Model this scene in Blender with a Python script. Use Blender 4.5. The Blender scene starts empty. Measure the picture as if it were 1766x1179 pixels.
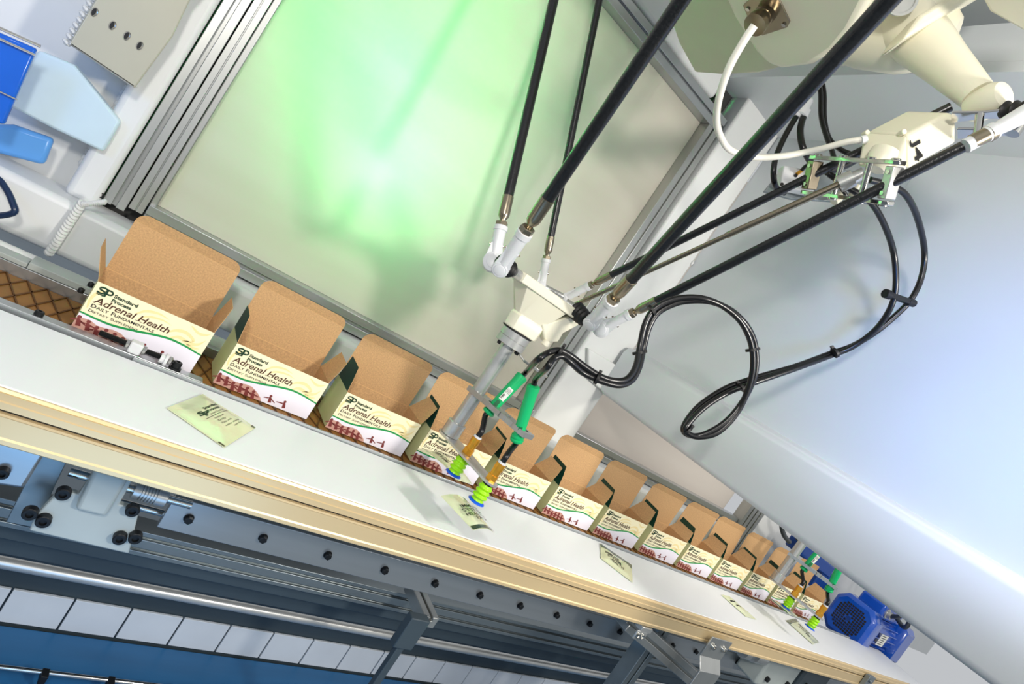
import bpy, bmesh, math, random
import numpy as np
from mathutils import Vector, Matrix
random.seed(4)
PI = math.pi
scene = bpy.context.scene
COL = scene.collection

# ------------------------------------------------------------------ camera
F, CX, CY = 1027.48, 883.0, 589.5
RM = np.array([[0.70851354, -0.4389548, 0.55256425], [0.43023193, -0.35198279, -0.83126927],
               [0.55938274, 0.82669632, -0.0605322]])
ZC = 1.2630
CAM = np.array([0.0, 0.0, ZC])
cam_d = bpy.data.cameras.new('camera')
cam = bpy.data.objects.new('camera', cam_d)
COL.objects.link(cam)
xr, dn, fw = Vector(RM[0]), Vector(RM[1]), Vector(RM[2])
m3 = Matrix((xr, -dn, -fw)).transposed()
cam.matrix_world = Matrix.Translation(Vector(CAM)) @ m3.to_4x4()
cam_d.sensor_fit = 'HORIZONTAL'
cam_d.sensor_width = 36.0
cam_d.lens = F / 1766.0 * 36.0
cam_d.clip_start = 0.01
cam_d.clip_end = 100
scene.camera = cam

# ------------------------------------------------------------------ light
scene.view_settings.view_transform = 'Standard'
scene.view_settings.look = 'None'
scene.view_settings.gamma = 1.0
scene.view_settings.use_curve_mapping = False
scene.view_settings.exposure = 0.0
world = bpy.data.worlds.new('world')
scene.world = world
world.use_nodes = True
bg = world.node_tree.nodes['Background']
bg.inputs[0].default_value = (0.93, 0.96, 1.0, 1)
bg.inputs[1].default_value = 0.56


def area(name, loc, target, size, power, color, sy=None):
    d = bpy.data.lights.new(name, 'AREA')
    d.energy = power
    d.color = color
    d.size = size
    if sy:
        d.shape = 'RECTANGLE'
        d.size_y = sy
    o = bpy.data.objects.new(name, d)
    COL.objects.link(o)
    o.location = loc
    o.rotation_euler = (Vector(target) - Vector(loc)).to_track_quat('-Z', 'Y').to_euler()
    return o


def spot(name, loc, target, power, color, ang, blend, rad=0.05):
    d = bpy.data.lights.new(name, 'SPOT')
    d.energy = power
    d.color = color
    d.spot_size = math.radians(ang)
    d.spot_blend = blend
    d.shadow_soft_size = rad
    o = bpy.data.objects.new(name, d)
    COL.objects.link(o)
    o.location = loc
    o.rotation_euler = (Vector(target) - Vector(loc)).to_track_quat('-Z', 'Y').to_euler()
    return o


def point(name, loc, power, color, rad):
    d = bpy.data.lights.new(name, 'POINT')
    d.energy = power
    d.color = color
    d.shadow_soft_size = rad
    o = bpy.data.objects.new(name, d)
    COL.objects.link(o)
    o.location = loc
    return o


area('key_flash', (1.02, -0.60, 1.75), (0.45, 1.0, 1.0), 0.16, 19, (1.0, 0.94, 0.86))
area('side_flash', (-0.30, -0.30, 1.75), (0.9, 0.8, 1.25), 0.16, 11, (1.0, 0.95, 0.88))
area('belt_lamp', (2.0, -0.2, 2.0), (1.9, 0.95, 1.0), 0.3, 12, (1.0, 0.94, 0.86))
spot('blue_glow_spot', (0.40, -0.15, 1.45), (1.13, 0.36, 1.56), 34, (0.06, 0.30, 1.0), 48, 1.0, 0.08)  # added unseen spot for the blue glow on the partition
spot('blue_lamp_left', (-0.55, 0.55, 1.30), (-0.20, 1.2, 1.17), 5, (0.08, 0.35, 1.0), 44, 1.0, 0.08)
area('blue_tint_fill', (0.2, 0.3, 0.55), (0.45, 1.1, 0.2), 0.5, 1.8, (0.25, 0.55, 1.0))  # added fill, tints the area under the belt blue


# ------------------------------------------------------------------ pixels to space
def at(px, py, x=None, y=None, z=None, t=None):
    d = RM.T @ np.array([(px - CX) / F, (py - CY) / F, 1.0])
    if x is not None:
        k = x / d[0]
    elif y is not None:
        k = y / d[1]
    elif z is not None:
        k = (z - ZC) / d[2]
    else:
        k = t
    return Vector(CAM + k * d)


# ------------------------------------------------------------------ materials
def lin(h):
    h = h.lstrip('#')
    c = [int(h[i:i + 2], 16) / 255 for i in (0, 2, 4)]
    return tuple((v / 12.92 if v <= 0.04045 else ((v + 0.055) / 1.055) ** 2.4) for v in c) + (1,)


def mat(name, col, rough=0.5, metal=0.0, noise=0.0, scale=20.0, stretch=(1, 1, 1), bump=0.0, bscale=None,
        trans=0.0, coat=0.0, spec=0.5, ior=1.45, alpha=1.0):
    m = bpy.data.materials.new(name)
    m.use_nodes = True
    nt = m.node_tree
    b = nt.nodes['Principled BSDF']
    c = lin(col)
    b.inputs['Base Color'].default_value = c
    b.inputs['Roughness'].default_value = rough
    b.inputs['Metallic'].default_value = metal
    b.inputs['Transmission Weight'].default_value = trans
    b.inputs['Coat Weight'].default_value = coat
    b.inputs['Coat Roughness'].default_value = 0.1
    b.inputs['Specular IOR Level'].default_value = spec
    b.inputs['IOR'].default_value = ior
    b.inputs['Alpha'].default_value = alpha
    tc = nt.nodes.new('ShaderNodeTexCoord')
    mp = nt.nodes.new('ShaderNodeMapping')
    mp.inputs['Scale'].default_value = stretch
    nt.links.new(tc.outputs['Object'], mp.inputs['Vector'])
    n = nt.nodes.new('ShaderNodeTexNoise')
    n.inputs['Scale'].default_value = scale
    n.inputs['Detail'].default_value = 5
    nt.links.new(mp.outputs['Vector'], n.inputs['Vector'])
    rp = nt.nodes.new('ShaderNodeValToRGB')
    k = max(noise, 0.015)
    rp.color_ramp.elements[0].position = 0.3
    rp.color_ramp.elements[1].position = 0.7
    rp.color_ramp.elements[0].color = tuple(max(0, v * (1 - k)) for v in c[:3]) + (1,)
    rp.color_ramp.elements[1].color = tuple(min(1, v * (1 + k)) for v in c[:3]) + (1,)
    nt.links.new(n.outputs['Fac'], rp.inputs['Fac'])
    nt.links.new(rp.outputs['Color'], b.inputs['Base Color'])
    if bump:
        n2 = nt.nodes.new('ShaderNodeTexNoise')
        n2.inputs['Scale'].default_value = bscale or scale
        n2.inputs['Detail'].default_value = 4
        nt.links.new(mp.outputs['Vector'], n2.inputs['Vector'])
        bp = nt.nodes.new('ShaderNodeBump')
        bp.inputs['Strength'].default_value = bump
        bp.inputs['Distance'].default_value = 0.002
        nt.links.new(n2.outputs['Fac'], bp.inputs['Height'])
        nt.links.new(bp.outputs['Normal'], b.inputs['Normal'])
    return m


M_WHITE = mat('white_paint', '#dcdedd', 0.38, noise=0.03, scale=6, bump=0.12, bscale=25)
M_PART = mat('partition_paint', '#d3d7da', 0.42, noise=0.03, scale=3, bump=0.08, bscale=12)
M_BRSHADE = mat('shaded_bracket_paint', '#adac9c', 0.4)  # bracket plate colour with its cavity shade painted in
M_WELD = mat('weld_paint', '#d2d4d3', 0.35, bump=0.4, bscale=160)
M_PANEL = None
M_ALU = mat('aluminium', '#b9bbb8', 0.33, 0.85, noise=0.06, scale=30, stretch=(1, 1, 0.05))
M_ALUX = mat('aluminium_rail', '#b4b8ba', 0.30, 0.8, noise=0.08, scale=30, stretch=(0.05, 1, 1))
M_ALUD = mat('aluminium_shaded', '#8d9699', 0.35, 0.8, noise=0.10, scale=24, stretch=(0.05, 1, 1))  # darker copy of the rail aluminium, shade put into the colour
M_STEEL = mat('satin_steel', '#c2c3c0', 0.30, 0.65, noise=0.05, scale=60)
M_CHROME = mat('polished_steel', '#c9c7c2', 0.14, 1.0)
M_NICKEL = mat('nickel', '#9b907c', 0.26, 1.0, noise=0.05, scale=40)
M_DARK = mat('gap_shade', '#1b1d1e', 0.7)  # near-black stands in for shade inside slots, holes and grille openings
M_BLACK = mat('black_rubber', '#141414', 0.5, bump=0.1)
M_BOLT = mat('black_oxide', '#1c1e20', 0.45, 0.4)
M_HOSE = mat('black_hose', '#0c0d0f', 0.32, coat=0.12)
M_CARBON = mat('carbon_fibre', '#101113', 0.30, coat=0.35, noise=0.5, scale=260, bump=0.3, bscale=320)
M_CREAM = mat('cream_casting', '#e6e2cc', 0.33, noise=0.02, scale=5, bump=0.06, bscale=40)
M_CREAMD = mat('cream_plate', '#c9c9ae', 0.4)
M_PLASTIC = mat('white_plastic', '#d6d8da', 0.35)
M_FROST = mat('frosted_plastic', '#c4cdca', 0.35, trans=0.35, noise=0.08, scale=8)
M_GOLD = mat('champagne_anodised', '#dfc698', 0.36, 0.4, noise=0.05, scale=14, stretch=(0.1, 1, 1))
M_BELT = mat('white_belt', '#e9ecef', 0.42, noise=0.02, scale=5, bump=0.05, bscale=40)
M_GREEN = mat('green_plastic', '#0eb168', 0.42)
M_LIME = mat('lime_silicone', '#9de30a', 0.32)
M_BLUECUP = mat('blue_silicone', '#0f57d8', 0.4)
M_BRASS = mat('brass', '#e3a63a', 0.3, 0.8, noise=0.06, scale=80)
M_MOTOR = mat('blue_motor_paint', '#0b4fb8', 0.24, coat=0.5, noise=0.06, scale=12)
M_MOTORD = mat('blue_motor_dark', '#093a86', 0.3, coat=0.3)
M_CABLEG = mat('grey_cable', '#3a3f44', 0.35)
M_CABLEW = mat('ivory_cable', '#e6e4d8', 0.35)
M_KRAFT = mat('kraft_board', '#c29c6e', 0.8, noise=0.16, scale=420, bump=0.15, bscale=300)
M_CREASE = mat('kraft_crease', '#d8b07a', 0.8)
M_CARD = mat('cream_card', '#f4ecc6', 0.5)
M_CARDSIDE = mat('sage_card', '#cfd0a0', 0.5)
M_CARDG = mat('dark_green_card', '#0e3a2c', 0.45)
M_PR_SW = mat('print_swirl', '#efdca0', 0.5)
M_PR_WH = mat('print_white', '#ece8f2', 0.5)
M_PR_GR = mat('print_green', '#0f9048', 0.5)
M_PR_PK = mat('print_pink', '#c79a8c', 0.5)
M_PR_MA = mat('print_maroon', '#7b3634', 0.5)
M_INKG = mat('ink_green', '#07331f', 0.5)
M_INKB = mat('ink_brown', '#4a2a1c', 0.5)
M_INK = mat('ink_black', '#1a1a1a', 0.5)
M_FOIL = mat('pale_green_foil', '#dfe6bf', 0.24, 0.1, coat=0.7, noise=0.03, bump=0.5, bscale=45)
M_FOILG = mat('dark_green_foil', '#1c4030', 0.25, coat=0.5)
M_BLUEBELT = mat('blue_belt', '#23608f', 0.38, noise=0.12, scale=22, stretch=(0.1, 1, 1))
M_BLUEPC = mat('blue_tint_plastic', '#1d6fe0', 0.2, trans=0.3, noise=0.04)
M_BLUEPALE = mat('pale_blue_plastic', '#c3d9e4', 0.3, noise=0.03)
M_TILE = mat('white_guard_tile', '#cdd3d8', 0.35, noise=0.05, scale=9)
M_DKMACH = mat('dark_machine_paint', '#39454c', 0.5, noise=0.1, scale=8)
M_FLOOR = mat('grey_floor', '#7c8891', 0.6, noise=0.1, scale=3)
M_TEAL = mat('teal_machine_paint', '#2d7d68', 0.5)
M_LABEL = mat('label_white', '#e2e2da', 0.45)


def panel_material():
    m = bpy.data.materials.new('frosted_polycarbonate')
    m.use_nodes = True
    nt = m.node_tree
    for n in list(nt.nodes):
        nt.nodes.remove(n)
    out = nt.nodes.new('ShaderNodeOutputMaterial')
    p = nt.nodes.new('ShaderNodeBsdfPrincipled')
    p.inputs['Base Color'].default_value = lin('#d6d2ca')
    p.inputs['Roughness'].default_value = 0.36
    p.inputs['Specular IOR Level'].default_value = 0.5
    tr = nt.nodes.new('ShaderNodeBsdfTranslucent')
    tr.inputs['Color'].default_value = (0.95, 0.97, 0.94, 1)
    mx = nt.nodes.new('ShaderNodeMixShader')
    mx.inputs[0].default_value = 0.42
    tc = nt.nodes.new('ShaderNodeTexCoord')
    mp = nt.nodes.new('ShaderNodeMapping')
    mp.inputs['Scale'].default_value = (0.6, 1, 6)
    mp.inputs['Rotation'].default_value = (0, 0.25, 0)
    n = nt.nodes.new('ShaderNodeTexNoise')
    n.inputs['Scale'].default_value = 3
    n.inputs['Detail'].default_value = 3
    rp = nt.nodes.new('ShaderNodeValToRGB')
    rp.color_ramp.elements[0].color = lin('#d8cbc0')
    rp.color_ramp.elements[1].color = lin('#e9e0d7')
    nt.links.new(tc.outputs['Object'], mp.inputs[0])
    nt.links.new(mp.outputs[0], n.inputs['Vector'])
    nt.links.new(n.outputs['Fac'], rp.inputs[0])
    nt.links.new(rp.outputs[0], p.inputs['Base Color'])
    nt.links.new(p.outputs[0], mx.inputs[1])
    nt.links.new(tr.outputs[0], mx.inputs[2])
    nt.links.new(mx.outputs[0], out.inputs[0])
    return m


M_PANEL = panel_material()


def emit_mat(name, col, strength):
    m = bpy.data.materials.new(name)
    m.use_nodes = True
    b = m.node_tree.nodes['Principled BSDF']
    b.inputs['Emission Color'].default_value = lin(col)
    b.inputs['Emission Strength'].default_value = strength
    b.inputs['Base Color'].default_value = lin(col)
    return m


def rubber_belt_material():
    m = mat('brown_rubber', '#8a5f2a', 0.6, noise=0.12, scale=40)
    return m


M_BROWN = rubber_belt_material()
M_BROWND = mat('brown_rubber_groove', '#5c3b14', 0.7)


# ------------------------------------------------------------------ mesh builder
class MB:
    def __init__(s):
        s.v = []
        s.f = []
        s.mi = []
        s.mats = []
        s.cur = 0

    def use(s, m):
        if m not in s.mats:
            s.mats.append(m)
        s.cur = s.mats.index(m)
        return s

    def add(s, vs, fs):
        o = len(s.v)
        s.v += [tuple(v) for v in vs]
        for f in fs:
            s.f.append(tuple(i + o for i in f))
            s.mi.append(s.cur)
        return s

    def box(s, x0, x1, y0, y1, z0, z1):
        return s.obox(Vector(((x0 + x1) / 2, (y0 + y1) / 2, (z0 + z1) / 2)), (Vector((1, 0, 0)), Vector((0, 1, 0)), Vector((0, 0, 1))),
                      (abs(x1 - x0) / 2, abs(y1 - y0) / 2, abs(z1 - z0) / 2))

    def obox(s, c, ax, h):
        c = Vector(c)
        a, b, d = [Vector(q).normalized() * k for q, k in zip(ax, h)]
        if a.cross(b).dot(d) < 0:
            d = -d
        vs = [c + a * i + b * j + d * k for k in (-1, 1) for j in (-1, 1) for i in (-1, 1)]
        fs = [(0, 2, 3, 1), (4, 5, 7, 6), (0, 1, 5, 4), (2, 6, 7, 3), (0, 4, 6, 2), (1, 3, 7, 5)]
        return s.add(vs, fs)

    def prism(s, pts, thick):
        """pts: planar outline in space; extruded by vector thick"""
        n = len(pts)
        pts = [Vector(p) for p in pts]
        t = Vector(thick)
        nm = Vector((0, 0, 0))
        for i in range(n):
            nm += pts[i].cross(pts[(i + 1) % n])
        if nm.dot(t) > 0:
            pts = pts[::-1]
        vs = pts + [p + t for p in pts]
        fs = [tuple(range(n)), tuple(range(2 * n - 1, n - 1, -1))]
        for i in range(n):
            j = (i + 1) % n
            fs.append((i, i + n, j + n, j))
        return s.add(vs, fs)

    def lathe(s, o, axis, prof, n=24, cap=True):
        o = Vector(o)
        a = Vector(axis).normalized()
        u = a.orthogonal().normalized()
        w = a.cross(u)
        vs = []
        fs = []
        for (t, r) in prof:
            for i in range(n):
                g = 2 * PI * i / n
                vs.append(o + a * t + (u * math.cos(g) + w * math.sin(g)) * r)
        for k in range(len(prof) - 1):
            for i in range(n):
                j = (i + 1) % n
                fs.append((k * n + i, k * n + j, (k + 1) * n + j, (k + 1) * n + i))
        if cap:
            fs.append(tuple(range(n - 1, -1, -1)))
            b = (len(prof) - 1) * n
            fs.append(tuple(range(b, b + n)))
        return s.add(vs, fs)

    def cyl(s, p0, p1, r0, r1=None, n=20):
        p0 = Vector(p0)
        p1 = Vector(p1)
        return s.lathe(p0, p1 - p0, [(0, r0), ((p1 - p0).length, r0 if r1 is None else r1)], n)

    def tube(s, pts, r, n=10, closed=False):
        pts = [Vector(p) for p in pts]
        m = len(pts)
        vs = []
        fs = []
        up = None
        for k, p in enumerate(pts):
            if closed:
                d = pts[(k + 1) % m] - pts[k - 1]
            else:
                d = pts[min(k + 1, m - 1)] - pts[max(k - 1, 0)]
            d.normalize()
            if up is None:
                up = d.orthogonal().normalized()
            up = (up - d * up.dot(d)).normalized()
            w = d.cross(up)
            rr = r[k] if isinstance(r, (list, tuple)) else r
            for i in range(n):
                g = 2 * PI * i / n
                vs.append(p + (up * math.cos(g) + w * math.sin(g)) * rr)
        for k in range(m if closed else m - 1):
            kk = (k + 1) % m
            for i in range(n):
                j = (i + 1) % n
                fs.append((k * n + i, k * n + j, kk * n + j, kk * n + i))
        if not closed:
            fs.append(tuple(range(n - 1, -1, -1)))
            fs.append(tuple(range((m - 1) * n, m * n)))
        return s.add(vs, fs)

    def loft(s, rings, cap=True):
        n = len(rings[0])
        vs = [Vector(p) for r in rings for p in r]
        fs = []
        for k in range(len(rings) - 1):
            for i in range(n):
                j = (i + 1) % n
                fs.append((k * n + i, k * n + j, (k + 1) * n + j, (k + 1) * n + i))
        if cap:
            fs.append(tuple(range(n - 1, -1, -1)))
            fs.append(tuple(range((len(rings) - 1) * n, len(rings) * n)))
        return s.add(vs, fs)

    def build(s, name, m=None, parent=None, bevel=0.0, smooth=True, angle=35, fix=True, seg=2):
        me = bpy.data.meshes.new(name)
        me.from_pydata(s.v, [], s.f)
        mats = s.mats if s.mats else [m]
        for q in mats:
            me.materials.append(q)
        if s.mats:
            me.polygons.foreach_set('material_index', s.mi)
        if fix:
            b = bmesh.new()
            b.from_mesh(me)
            bmesh.ops.recalc_face_normals(b, faces=b.faces)
            b.to_mesh(me)
            b.free()
        if smooth:
            me.polygons.foreach_set('use_smooth', [True] * len(me.polygons))
            me.set_sharp_from_angle(angle=math.radians(angle))
        me.update()
        o = bpy.data.objects.new(name, me)
        COL.objects.link(o)
        if parent is not None:
            o.parent = parent
        if bevel:
            bv = o.modifiers.new('bevel', 'BEVEL')
            bv.width = bevel
            bv.segments = seg
            bv.limit_method = 'ANGLE'
            bv.angle_limit = math.radians(40)
        return o


def tag(o, label=None, cat=None, group=None, kind=None):
    if label:
        o['label'] = label
    if cat:
        o['category'] = cat
    if group:
        o['group'] = group
    if kind:
        o['kind'] = kind
    return o


def empty(name, loc=(0, 0, 0), **k):
    o = bpy.data.objects.new(name, None)
    o.empty_display_size = 0.02
    COL.objects.link(o)
    o.location = loc
    tag(o, **k)
    return o


def keep(o, parent):
    """parent while the mesh stays in world space"""
    o.parent = parent
    o.matrix_parent_inverse = Matrix.Translation(-Vector(parent.location))
    return o


def copy_tree(o, parent=None):
    c = o.copy()
    COL.objects.link(c)
    if parent is not None:
        c.parent = parent
        c.matrix_parent_inverse = o.matrix_parent_inverse.copy()
    for ch in list(o.children):
        copy_tree(ch, c)
    return c


def spline(pts, n=8):
    pts = [Vector(p) for p in pts]
    P = [pts[0] * 2 - pts[1]] + pts + [pts[-1] * 2 - pts[-2]]
    out = []
    for i in range(1, len(P) - 2):
        a, b, c, d = P[i - 1], P[i], P[i + 1], P[i + 2]
        for k in range(n):
            t = k / n
            out.append(0.5 * ((2 * b) + (c - a) * t + (2 * a - 5 * b + 4 * c - d) * t * t + (3 * b - a - 3 * c + d) * t ** 3))
    out.append(P[-2])
    return out


_txt = {}


def text_mesh(txt, size, shear=0.0, bold=0.0, space=1.0):
    """returns (verts, faces) of a flat text, left aligned, baseline 0, in the xy plane"""
    key = (txt, size, shear, bold, space)
    if key in _txt:
        return _txt[key]
    c = bpy.data.curves.new('t', 'FONT')
    c.body = txt
    c.size = size
    c.shear = shear
    c.offset = bold
    c.space_character = space
    c.resolution_u = 3
    o = bpy.data.objects.new('t', c)
    COL.objects.link(o)
    dg = bpy.context.evaluated_depsgraph_get()
    me = bpy.data.meshes.new_from_object(o.evaluated_get(dg))
    vs = [v.co.copy() for v in me.vertices]
    fs = [tuple(p.vertices) for p in me.polygons]
    bpy.data.objects.remove(o)
    bpy.data.curves.remove(c)
    bpy.data.meshes.remove(me)
    _txt[key] = (vs, fs)
    return vs, fs


def put_text(mb, txt, o, ux, uy, width=None, height=0.01, shear=0.0, bold=0.0, space=1.0, caps=None):
    """text on the plane o + ux*a + uy*b; height = cap height, width = full width"""
    vs, fs = text_mesh(txt, 1.0, shear, bold, space)
    w = max(v.x for v in vs)
    x0 = min(v.x for v in vs)
    sy = height / 0.70
    sx = (width / (w - x0)) if width else sy
    o = Vector(o)
    ux = Vector(ux).normalized()
    uy = Vector(uy).normalized()
    mb.add([o + ux * ((v.x - x0) * sx) + uy * (v.y * sy) for v in vs], fs)


# ================================================================== SETTING
YW = 1.20
# floor
f = MB().box(-6, 8, -4, 8, -0.05, 0.0)
tag(f.build('floor', M_FLOOR), kind='structure')

# back wall panel 1 and 2 and far wall
w = empty('wall_back', (0.5, YW, 1.4), kind='structure')
keep(MB().box(0.0405, 0.9275, YW + 0.012, YW + 0.018, 1.0575, 1.8845).build('frosted_panel', M_PANEL), w)
keep(MB().box(0.9685, 2.035, YW + 0.051, YW + 0.057, 1.03, 1.90).build('frosted_panel', M_PANEL), w)
keep(MB().box(2.15, 4.6, YW + 0.012, YW + 0.03, 0.86, 2.2).build('steel_sheet', M_WHITE), w)


M_BLOCKER = mat('blocker_dark', '#3a3a3a', 0.8)  # unseen dark boxes added behind the panel to stop green light leaking
keep(MB().box(-0.031, 0.039, YW + 0.0225, YW + 0.062, 0.95, 2.02).build('light_blocker', M_BLOCKER), w)
keep(MB().box(0.929, 0.974, YW + 0.0225, YW + 0.062, 0.95, 2.02).build('light_blocker', M_BLOCKER), w)
keep(MB().box(0.04, 0.928, YW + 0.0260, YW + 0.062, 0.95, 1.056).build('light_blocker', M_BLOCKER), w)
keep(MB().box(0.04, 0.928, YW + 0.0515, YW + 0.062, 1.886, 2.02).build('light_blocker', M_BLOCKER), w)
keep(MB().box(-0.12, 0.93, 1.60, 1.61, 0.95, 2.02).build('blocker_back', M_BLOCKER), w)
keep(MB().box(-0.12, -0.11, YW + 0.06, 1.60, 0.95, 2.02).build('blocker_side', M_BLOCKER), w)
keep(MB().box(0.93, 0.94, YW + 0.06, 1.60, 0.95, 2.02).build('blocker_side', M_BLOCKER), w)
keep(MB().box(-0.12, 0.94, YW + 0.06, 1.61, 2.02, 2.03).build('blocker_top', M_BLOCKER), w)
keep(MB().box(-0.12, 0.94, YW + 0.03, 1.61, 0.94, 0.95).build('blocker_floor', M_BLOCKER), w)


def extrusion(mb, p0, p1, u, v, hu, hv, slots=1, slot=0.008):
    """t-slot profile from p0 to p1; u,v half sizes; dark slot(s) on the -v face"""
    p0, p1 = Vector(p0), Vector(p1)
    a = (p1 - p0)
    c = (p0 + p1) / 2
    L = a.length / 2
    u = Vector(u).normalized()
    v = Vector(v).normalized()
    # body as outline with slot recesses on the +v face
    pts = [(-hu, -hv), (hu, -hv), (hu, hv)]
    n = slots
    for k in range(n):
        cu = hu - (2 * k + 1) * hu / n
        d = slot * 1.5
        pts += [(cu + slot / 2, hv), (cu + slot / 2, hv - d * .4), (cu + slot * .9, hv - d * .4 - .001), (cu + slot * .9, hv - d),
                (cu - slot * .9, hv - d), (cu - slot * .9, hv - d * .4 - .001), (cu - slot / 2, hv - d * .4), (cu - slot / 2, hv)]
    pts += [(-hu, hv)]
    mb.prism([p0 + u * x + v * y for x, y in pts], a)


FR = Vector((0, -1, 0))
# left double post
t = empty('trim_1', (0.0, YW, 1.5), kind='structure')
mb = MB()
extrusion(mb, (-0.013, YW - 0.0, 1.026), (-0.013, YW, 2.0), (1, 0, 0), FR, 0.0165, 0.02, 1, 0.007)
keep(mb.build('post', M_ALU, bevel=0.001), t)
mb = MB()
extrusion(mb, (0.0165, YW + 0.003, 1.035), (0.0165, YW + 0.003, 2.0), (1, 0, 0), FR, 0.011, 0.018, 1, 0.002)
keep(mb.build('door_stile', M_ALU, bevel=0.001), t)
keep(MB().box(0.0285, 0.040, YW - 0.006, YW + 0.012, 1.05, 1.9).build('panel_edge_strip', M_ALU, bevel=0.002), t)
for zz in (1.034,):
    mb = MB()
    mb.lathe((-0.0335, YW - 0.022, zz), FR, [(0, 0.0045), (0.004, 0.0045), (0.004, 0.0025), (0.001, 0.0025)], 14)
    keep(mb.build('screw', M_BOLT), t)
# right post, third post
t = empty('trim_2', (0.93, YW, 1.5), kind='structure')
mb = MB()
extrusion(mb, (0.948, YW, 0.90), (0.948, YW, 1.885), (1, 0, 0), FR, 0.020, 0.02, 1, 0.005)
keep(mb.build('post', M_ALU, bevel=0.001), t)
t = empty('trim_3', (2.09, YW, 1.0), kind='structure')
for xx in (2.060, 2.115):
    mb = MB()
    extrusion(mb, (xx, YW - 0.01, 0.90), (xx, YW - 0.01, 1.95), (1, 0, 0), FR, 0.024, 0.02, 1, 0.007)
    keep(mb.build('post', M_ALU, bevel=0.001), t)
# top rail
t = empty('trim_4', (0.5, YW, 1.9), kind='structure')
mb = MB()
extrusion(mb, (0.03, YW, 1.905), (0.97, YW, 1.905), (0, 0, 1), FR, 0.020, 0.02, 1, 0.005)
keep(mb.build('top_rail', M_ALUX, bevel=0.001), t)
# bottom rails
t = empty('trim_5', (0.5, YW, 1.04), kind='structure')
for x0, x1 in ((0.03, 0.927), (0.97, 2.034)):
    mb = MB()
    extrusion(mb, (x0, YW, 1.037), (x1, YW, 1.037), (0, 0, 1), FR, 0.020, 0.02, 1, 0.007)
    keep(mb.build('bottom_rail', M_ALUX, bevel=0.001), t)

# white welded frame behind the cartons
t = empty('trim_6', (0.5, 1.15, 0.95), kind='structure')
keep(MB().box(-0.9, 2.03, 1.125, 1.225, 0.925, 1.012).build('square_tube', M_WHITE, bevel=0.012, seg=3), t)
keep(MB().cyl((-0.6, 1.085, 0.905), (3.2, 1.085, 0.905), 0.020, n=24).build('round_tube', M_WHITE), t)
# weld bead on the tube (pieces overlapping like coins)
mb = MB()
for i in range(17):
    p = at(140, 352, y=1.118).lerp(at(84, 436, y=1.112), i / 16)
    mb.lathe(p + Vector((0, 0.003, 0)), (0.25, -0.5, 0.6), [(-0.0035, 0.003), (-0.002, 0.0065), (0.002, 0.0065), (0.0035, 0.003)], 12)
keep(tag(mb.build('weld_bead', M_WELD), kind='stuff'), t)
mb = MB()
for i in range(12):
    p = at(143, 352, y=1.118).lerp(at(180, 348, y=1.118), i / 11)
    mb.lathe(p, (0.9, -0.4, 0.1), [(-0.003, 0.002), (-0.001, 0.0045), (0.002, 0.0045), (0.003, 0.002)], 10)
keep(tag(mb.build('weld_bead', M_WELD), kind='stuff'), t)

# left wall sheet and column
t = empty('wall_left', (-0.3, YW, 1.4), kind='structure')
keep(MB().box(-0.9, -0.075, YW + 0.02, YW + 0.04, 0.9, 2.1).build('steel_sheet', M_WHITE), t)
keep(MB().box(-0.078, -0.032, YW - 0.03, YW + 0.045, 1.01, 2.1).build('square_tube', M_WHITE, bevel=0.010, seg=3), t)
mb = MB()
for i in range(60):
    k = i / 59
    p = at(232, 326, y=YW - 0.03).lerp(at(330, 40, y=YW - 0.03), k)
    p.x = -0.079 + random.uniform(-.0008, .0008)
    p.y = YW + 0.014
    p.z = 1.06 + 0.60 * k
    mb.lathe(p, (0.2, 0, 1), [(-0.006, 0.002), (-0.002, 0.0045), (0.003, 0.0045), (0.006, 0.002)], 8)
keep(tag(mb.build('weld_bead', M_WELD), kind='stuff'), t)

# white column right of the panel
t = empty('trim_7', (1.05, YW, 1.4), kind='structure')
keep(MB().box(0.975, 1.13, YW - 0.035, YW + 0.05, 0.905, 2.0).build('square_tube', M_WHITE, bevel=0.006), t)
mb = MB()
for (a, b) in (((1210, 454), (1205, 462)), ((1158, 524), (1150, 536)), ((1134, 562), (1127, 572)), ((1122, 578), (1117, 587))):
    p0 = at(*a, x=1.126)
    p1 = at(*b, x=1.126)
    p0.y = p1.y = YW - 0.037
    mb.tube([p0, p0.lerp(p1, .3), p0.lerp(p1, .7), p1], [0.001, 0.0035, 0.0035, 0.001], 8)
keep(tag(mb.build('weld_bead', M_WELD), kind='stuff'), t)
# gusset between column and beam
keep(MB().prism([(0.985, YW - 0.037, 1.265), (1.12, YW - 0.037, 1.27), (1.12, YW - 0.037, 1.19), (1.04, YW - 0.037, 1.20)], (0, -0.012, 0)).build('gusset', M_WHITE, bevel=0.003), t)

# partition (faces -x), with folded bottom beam
t = empty('wall_right', (1.15, 0.7, 1.6), kind='structure')
keep(MB().box(1.13, 1.145, -0.2, YW - 0.0355, 1.27, 1.995).build('partition_sheet', M_PART), t)
prof = [(1.09, 1.31), (1.098, 1.325), (1.128, 1.335), (1.15, 1.335), (1.15, 1.19), (1.112, 1.187), (1.100, 1.192), (1.093, 1.200)]
mb = MB().prism([(x, -0.2, z) for x, z in prof], (0, YW - 0.0455 + 0.2, 0))
keep(mb.build('bottom_beam', M_PART, bevel=0.004, angle=50), t)
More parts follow.
